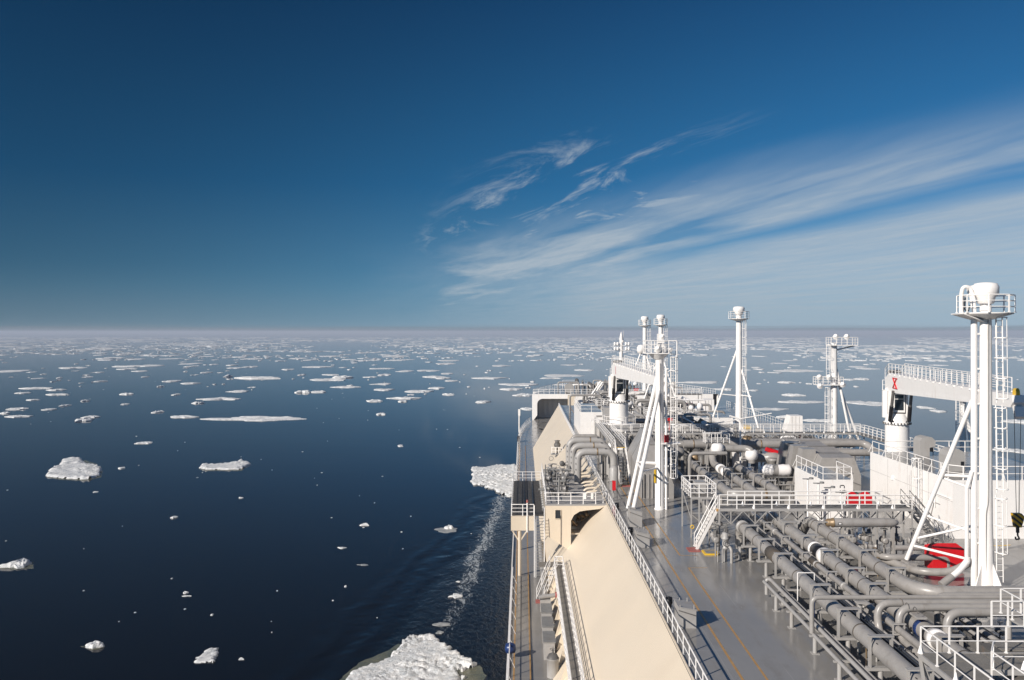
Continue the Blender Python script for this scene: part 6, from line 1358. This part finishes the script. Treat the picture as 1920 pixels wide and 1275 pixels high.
for i, (u, v, w, hp, th, lab, n, rings, rough) in enumerate(near):
    rough = rough*1.5
    th = min(th, 2.0)*(0.75 if v < 800 else 0.6 if w > 20 else 0.42)
    if u in (137, 420, 389): continue
    mb, c = add_floe(u, v, w, hp, th, n, rings, rough, i+1)
    big = w > 80 and v > 860
    mm = M['ice_grey'] if 'grey' in lab else M['ice']
    if big or 'slipper' in lab or 'fish' in lab:
        t_ = thing('ice_floe', lab, 'ice floe', (c.x, c.y, 0), 'ice floes drifting on the sea')
        part('snow_crust', mb, mm, t_)
        k = c.y/F; dep = hp*c.y*c.y/(F*CZ)/2
        sh = floe_mb(c.x+w*k*0.04, c.y-dep*0.08, w*k*0.56, dep*1.12, 0.02, i+50, 28, 1, rough, 0.1); part('submerged_ledge', sh, M['ice_under'], t_)
    else: solo('ice_floe', mb, mm, lab, 'ice floe', 'ice floes drifting on the sea', (c.x, c.y, 0))
# the ledge floe in the bow wave
c = at_sea(835, 993); t_ = thing('ice_floe', 'flat grey ledge of ice with a white block on it riding the bow wave', 'ice floe', (c.x, c.y, 0), 'ice floes drifting on the sea')
part('grey_ledge', floe_mb(c.x, c.y, 2.3, 2.6, 0.10, 31, 20, 3, 0.3, 0.4), M['ice_grey'], t_)
part('white_block', floe_mb(c.x+0.7, c.y+1.2, 0.95, 1.1, 0.5, 33, 14, 4, 0.3), M['ice'], t_)

def outline_floe(pts_px, th, seed, step, name_l, ledge_px=None, extra=None):
    """floe whose shoreline was read off the photograph; a rugged surface on a grid inside it"""
    poly = [at_sea(u, v) for u, v in pts_px]; poly2 = [(p.x, p.y) for p in poly]
    xs = [p[0] for p in poly2]; yy = [p[1] for p in poly2]; c = Vector((sum(xs)/len(xs), sum(yy)/len(yy), 0))
    t_ = thing('ice_floe', name_l, 'ice floe', c, 'ice floes drifting on the sea')
    def dist(px, py):
        ins = False; dm = 1e9; n = len(poly2)
        for i in range(n):
            x1, y1 = poly2[i]; x2, y2 = poly2[(i+1) % n]
            if (y1 > py) != (y2 > py) and px < (x2-x1)*(py-y1)/(y2-y1)+x1: ins = not ins
            dx_, dy_ = x2-x1, y2-y1; tt = max(0, min(1, ((px-x1)*dx_+(py-y1)*dy_)/(dx_*dx_+dy_*dy_+1e-9)))
            dm = min(dm, math.hypot(px-x1-tt*dx_, py-y1-tt*dy_))
        return dm if ins else -dm
    nx = int((max(xs)-min(xs))/step)+3; ny = int((max(yy)-min(yy))/step)+3
    V_, idx, Fc = [], {}, []
    for j in range(ny):
        for i in range(nx):
            x = min(xs)-step+i*step; y = min(yy)-step+j*step
            wx = x+0.6*noise.noise(Vector((x*0.9, y*0.9, seed))); wy = y+0.6*noise.noise(Vector((x*0.9, y*0.9, seed+7)))
            d = dist(wx, wy) + 0.35*noise.noise(Vector((x*1.6, y*1.6, seed+2)))
            if d < -step*0.9: continue
            a_ = abs(noise.noise(Vector((x*0.55, y*0.55, seed)))); b_ = noise.noise(Vector((x*1.7, y*1.7, seed+3))); c_ = noise.noise(Vector((x*4.3, y*4.3, seed+5)))
            rg_ = max(0.0, min(1.0, 0.5+1.6*noise.noise(Vector((x*0.16, y*0.16, seed+11))))); z = th*(0.5+0.35*a_+rg_*(1.0*a_+0.6*max(-0.3, b_)+0.42*c_)+0.14*c_)*min(1.0, max(0.0, (d+0.05)/0.3)) + (-0.15 if d < 0 else 0)
            idx[(i, j)] = len(V_); V_.append((x+0.3*step*c_, y+0.3*step*b_, z))
    for (i, j) in list(idx):
        if (i+1, j) in idx and (i+1, j+1) in idx and (i, j+1) in idx: Fc.append((idx[(i, j)], idx[(i+1, j)], idx[(i+1, j+1)], idx[(i, j+1)]))
    g = MB(); g.add(V_, Fc, True); part('snow_crust', g, M['ice'], t_)
    if ledge_px:
        g = MB(); L = [at_sea(u, v) for u, v in ledge_px]; P2 = []
        for i in range(len(L)):
            a, b = L[i], L[(i+1) % len(L)]
            for k in range(4):
                p = a.lerp(b, k/4); p.x += 0.35*noise.noise(p*0.8); p.y += 0.35*noise.noise(p*0.8+Vector((3, 3, 3))); P2.append((p.x, p.y, 0.012))
        g.add(P2, [tuple(range(len(P2)))]); part('submerged_ledge', g, M['ice_under'], t_)
outline_floe([(640, 1300), (655, 1262), (725, 1238), (745, 1222), (752, 1205), (775, 1196), (800, 1193), (815, 1195), (835, 1212), (860, 1228), (893, 1246), (885, 1256), (862, 1252), (855, 1262), (870, 1290), (800, 1330), (700, 1330)], 0.55, 3.0, 0.2,
             'largest rugged white ice floe at the bottom with a greenish ledge', [(630, 1282), (650, 1262), (672, 1243), (722, 1222), (748, 1207), (770, 1212), (800, 1250), (900, 1248), (912, 1268), (890, 1300), (700, 1300)])
outline_floe([(882, 880), (893, 876), (905, 878), (930, 873), (966, 872), (985, 880), (985, 915), (955, 933), (945, 927), (936, 926), (925, 917), (912, 916), (903, 909), (888, 909), (882, 903), (888, 897), (884, 890), (890, 886)], 0.55, 13.0, 0.3, 'rugged white ice floe pushed aside right against the bow of the ship')
outline_floe([(86, 893), (96, 880), (110, 874), (118, 862), (150, 859), (160, 870), (175, 872), (190, 880), (188, 892), (165, 899), (120, 897)], 0.7, 21.0, 0.55, 'large rounded ragged white ice floe floating alone at the left', [(84, 895), (112, 870), (160, 863), (182, 870), (193, 884), (190, 895), (160, 902), (110, 899)])
outline_floe([(373, 877), (382, 871), (400, 872), (430, 870), (445, 866), (466, 867), (470, 871), (450, 880), (420, 881), (385, 880)], 0.7, 31.0, 0.5, 'long rugged white ice floe in open water left of the middle', [(372, 879), (400, 871), (470, 869), (452, 883), (385, 883)])
outline_floe([(361, 1243), (375, 1230), (396, 1216), (409, 1215), (410, 1234), (398, 1240), (375, 1244)], 0.3, 41.0, 0.18, 'triangular grey white ice slab tilted up near the bottom')
# brash on the ledge beside the big floe
for (u, v, w, lb) in ((742, 1228, 16, 'upper ice lump on the left side of the greenish ledge'), (736, 1240, 14, 'lower ice lump on the left side of the greenish ledge'), (868, 1257, 10, 'upper ice lump right of the largest rugged floe'), (868, 1272, 9, 'lower ice lump right of the largest rugged floe')):
    mb, c = add_floe(u, v, w, 5, 0.35, 12, 4, 0.35, u*0.1); solo('ice_lump', mb, M['ice'], lb, 'ice lump', 'ice lumps beside the largest floe', (c.x, c.y, 0))
grp = 'ice floes drifting in the far pack'
usedlab = {}
ONE = 'zero one two three four five six seven eight nine ten eleven twelve thirteen fourteen fifteen sixteen seventeen eighteen nineteen'.split()
TEN = 'x x twenty thirty forty fifty sixty seventy eighty ninety'.split()
def nw(n): return 'a hundred' if n >= 100 else ONE[n] if n < 20 else TEN[n//10] + ('-'+ONE[n % 10] if n % 10 else '')
def flab(u, v, w):
    sh_ = 'tiny' if w < 9 else 'small' if w < 18 else 'medium flat' if w < 36 else 'long flat'
    for q_ in ('white', 'pale', 'bright', 'low', 'thin'):
        l_ = '%s %s ice floe %s percent across and %s percent down the photo' % (sh_, q_, nw(round(u/19.2)), nw(round(v/12.75)))
        if l_ not in usedlab: usedlab[l_] = 1; return l_
    return l_
for i, (u, v, w, hp) in enumerate(far_hand):
    th = rnd.uniform(0.45, 0.9)
    mb, c = add_floe(u, v, w, hp, th, 16, 3, 0.4, 100+i)
    lab = flab(u, v, w)
    solo('ice_floe', mb, M['ice'], lab, 'ice floe', grp + (' to port' if u < 1000 else ' to starboard'), (c.x, c.y, 0))
# scattered floes
cnt = 0; used = [(a[0], a[1], a[2]) for a in near+far_hand]
def clear(u, v, w): return all(abs(u-a) > (w+b)*0.5 or abs(v-c_) > 3 for a, c_, b in used)
while cnt < 175:
    v = 666 + 75*rnd.random()**2.2; u = rnd.uniform(0, 1920) if rnd.random() < 0.8 else rnd.uniform(0, 900)
    s_ = (v-VV)/60.0; w = rnd.choice((4, 5, 7, 8, 10, 14, 20, 34))*rnd.uniform(0.7, 1.2)*(1.0 if v < 710 else 0.6)
    if not clear(u, v, w): continue
    if noise.noise(Vector((u*0.006, v*0.05, 1))) < -0.12: continue
    used.append((u, v, w)); mb, c = add_floe(u, v, w, 2, rnd.uniform(0.3, 0.8), 11, 2, 0.4, 300+cnt)
    port = u < 1000
    solo('ice_floe', mb, M['ice'], flab(u, v, w), 'ice floe', grp + (' to port' if port else ' to starboard'), (c.x, c.y, 0)); cnt += 1
g = MB(); k = 0
while k < 4200:
    v = 633.0 + 44*rnd.random()**1.35; u = rnd.uniform(-60, 1980)
    if v > 658 and rnd.random() < 0.4: continue
    if noise.noise(Vector((u*0.004, v*0.12, 4))) < -0.30+0.25*(v > 660): k += 1 if rnd.random() < 0.2 else 0; continue
    w = (rnd.choice((3, 4, 5, 7, 10, 15, 26)) if rnd.random() < 0.75 else rnd.uniform(3, 8))*rnd.uniform(0.6, 1.3)
    add_floe(u, v, w, 1.2, rnd.uniform(0.5, 1.3), 9, 1, 0.45, k*0.37, mb=g); k += 1
o = part('distant_pack_ice', g, M['ice'], None, kind='stuff')
g = MB()
for k in range(90):
    v = 700 + 520*rnd.random()**2.6; u = rnd.uniform(0, 940)
    if v > 1000: u = rnd.uniform(0, 900-(v-1000)*0.5)
    c = at_sea(u, v); r_ = rnd.uniform(0.06, 0.20)*(0.6+c.y/300)
    floe_mb(c.x, c.y, r_, r_*1.4, rnd.uniform(0.05, 0.2), k*1.3, 7, 1, 0.3, mb=g)
part('brash_ice', g, M['ice'], None, kind='stuff')
# ---------------------------------------------------------------- haze
hm = bpy.data.materials.new('haze_air'); hm.use_nodes = True; q = NT(hm.node_tree); q.n.clear()
ho = q.new('ShaderNodeOutputMaterial'); hv = q.new('ShaderNodeVolumePrincipled'); q.l.new(hv.outputs[0], ho.inputs['Volume'])
hv.inputs['Color'].default_value = (0.72, 0.80, 0.95, 1); hv.inputs['Density'].default_value = 0.00017; hv.inputs['Anisotropy'].default_value = 0.0
g = MB(); g.bx(-61000, 61000, -2600, 61000, -1.0, 52.0)
g.v = [(p[0], p[1], p[2]-1.0 if p[2] < 0 else p[2]) for p in g.v]
ho_ = part('haze', g, hm, None, kind='stuff')
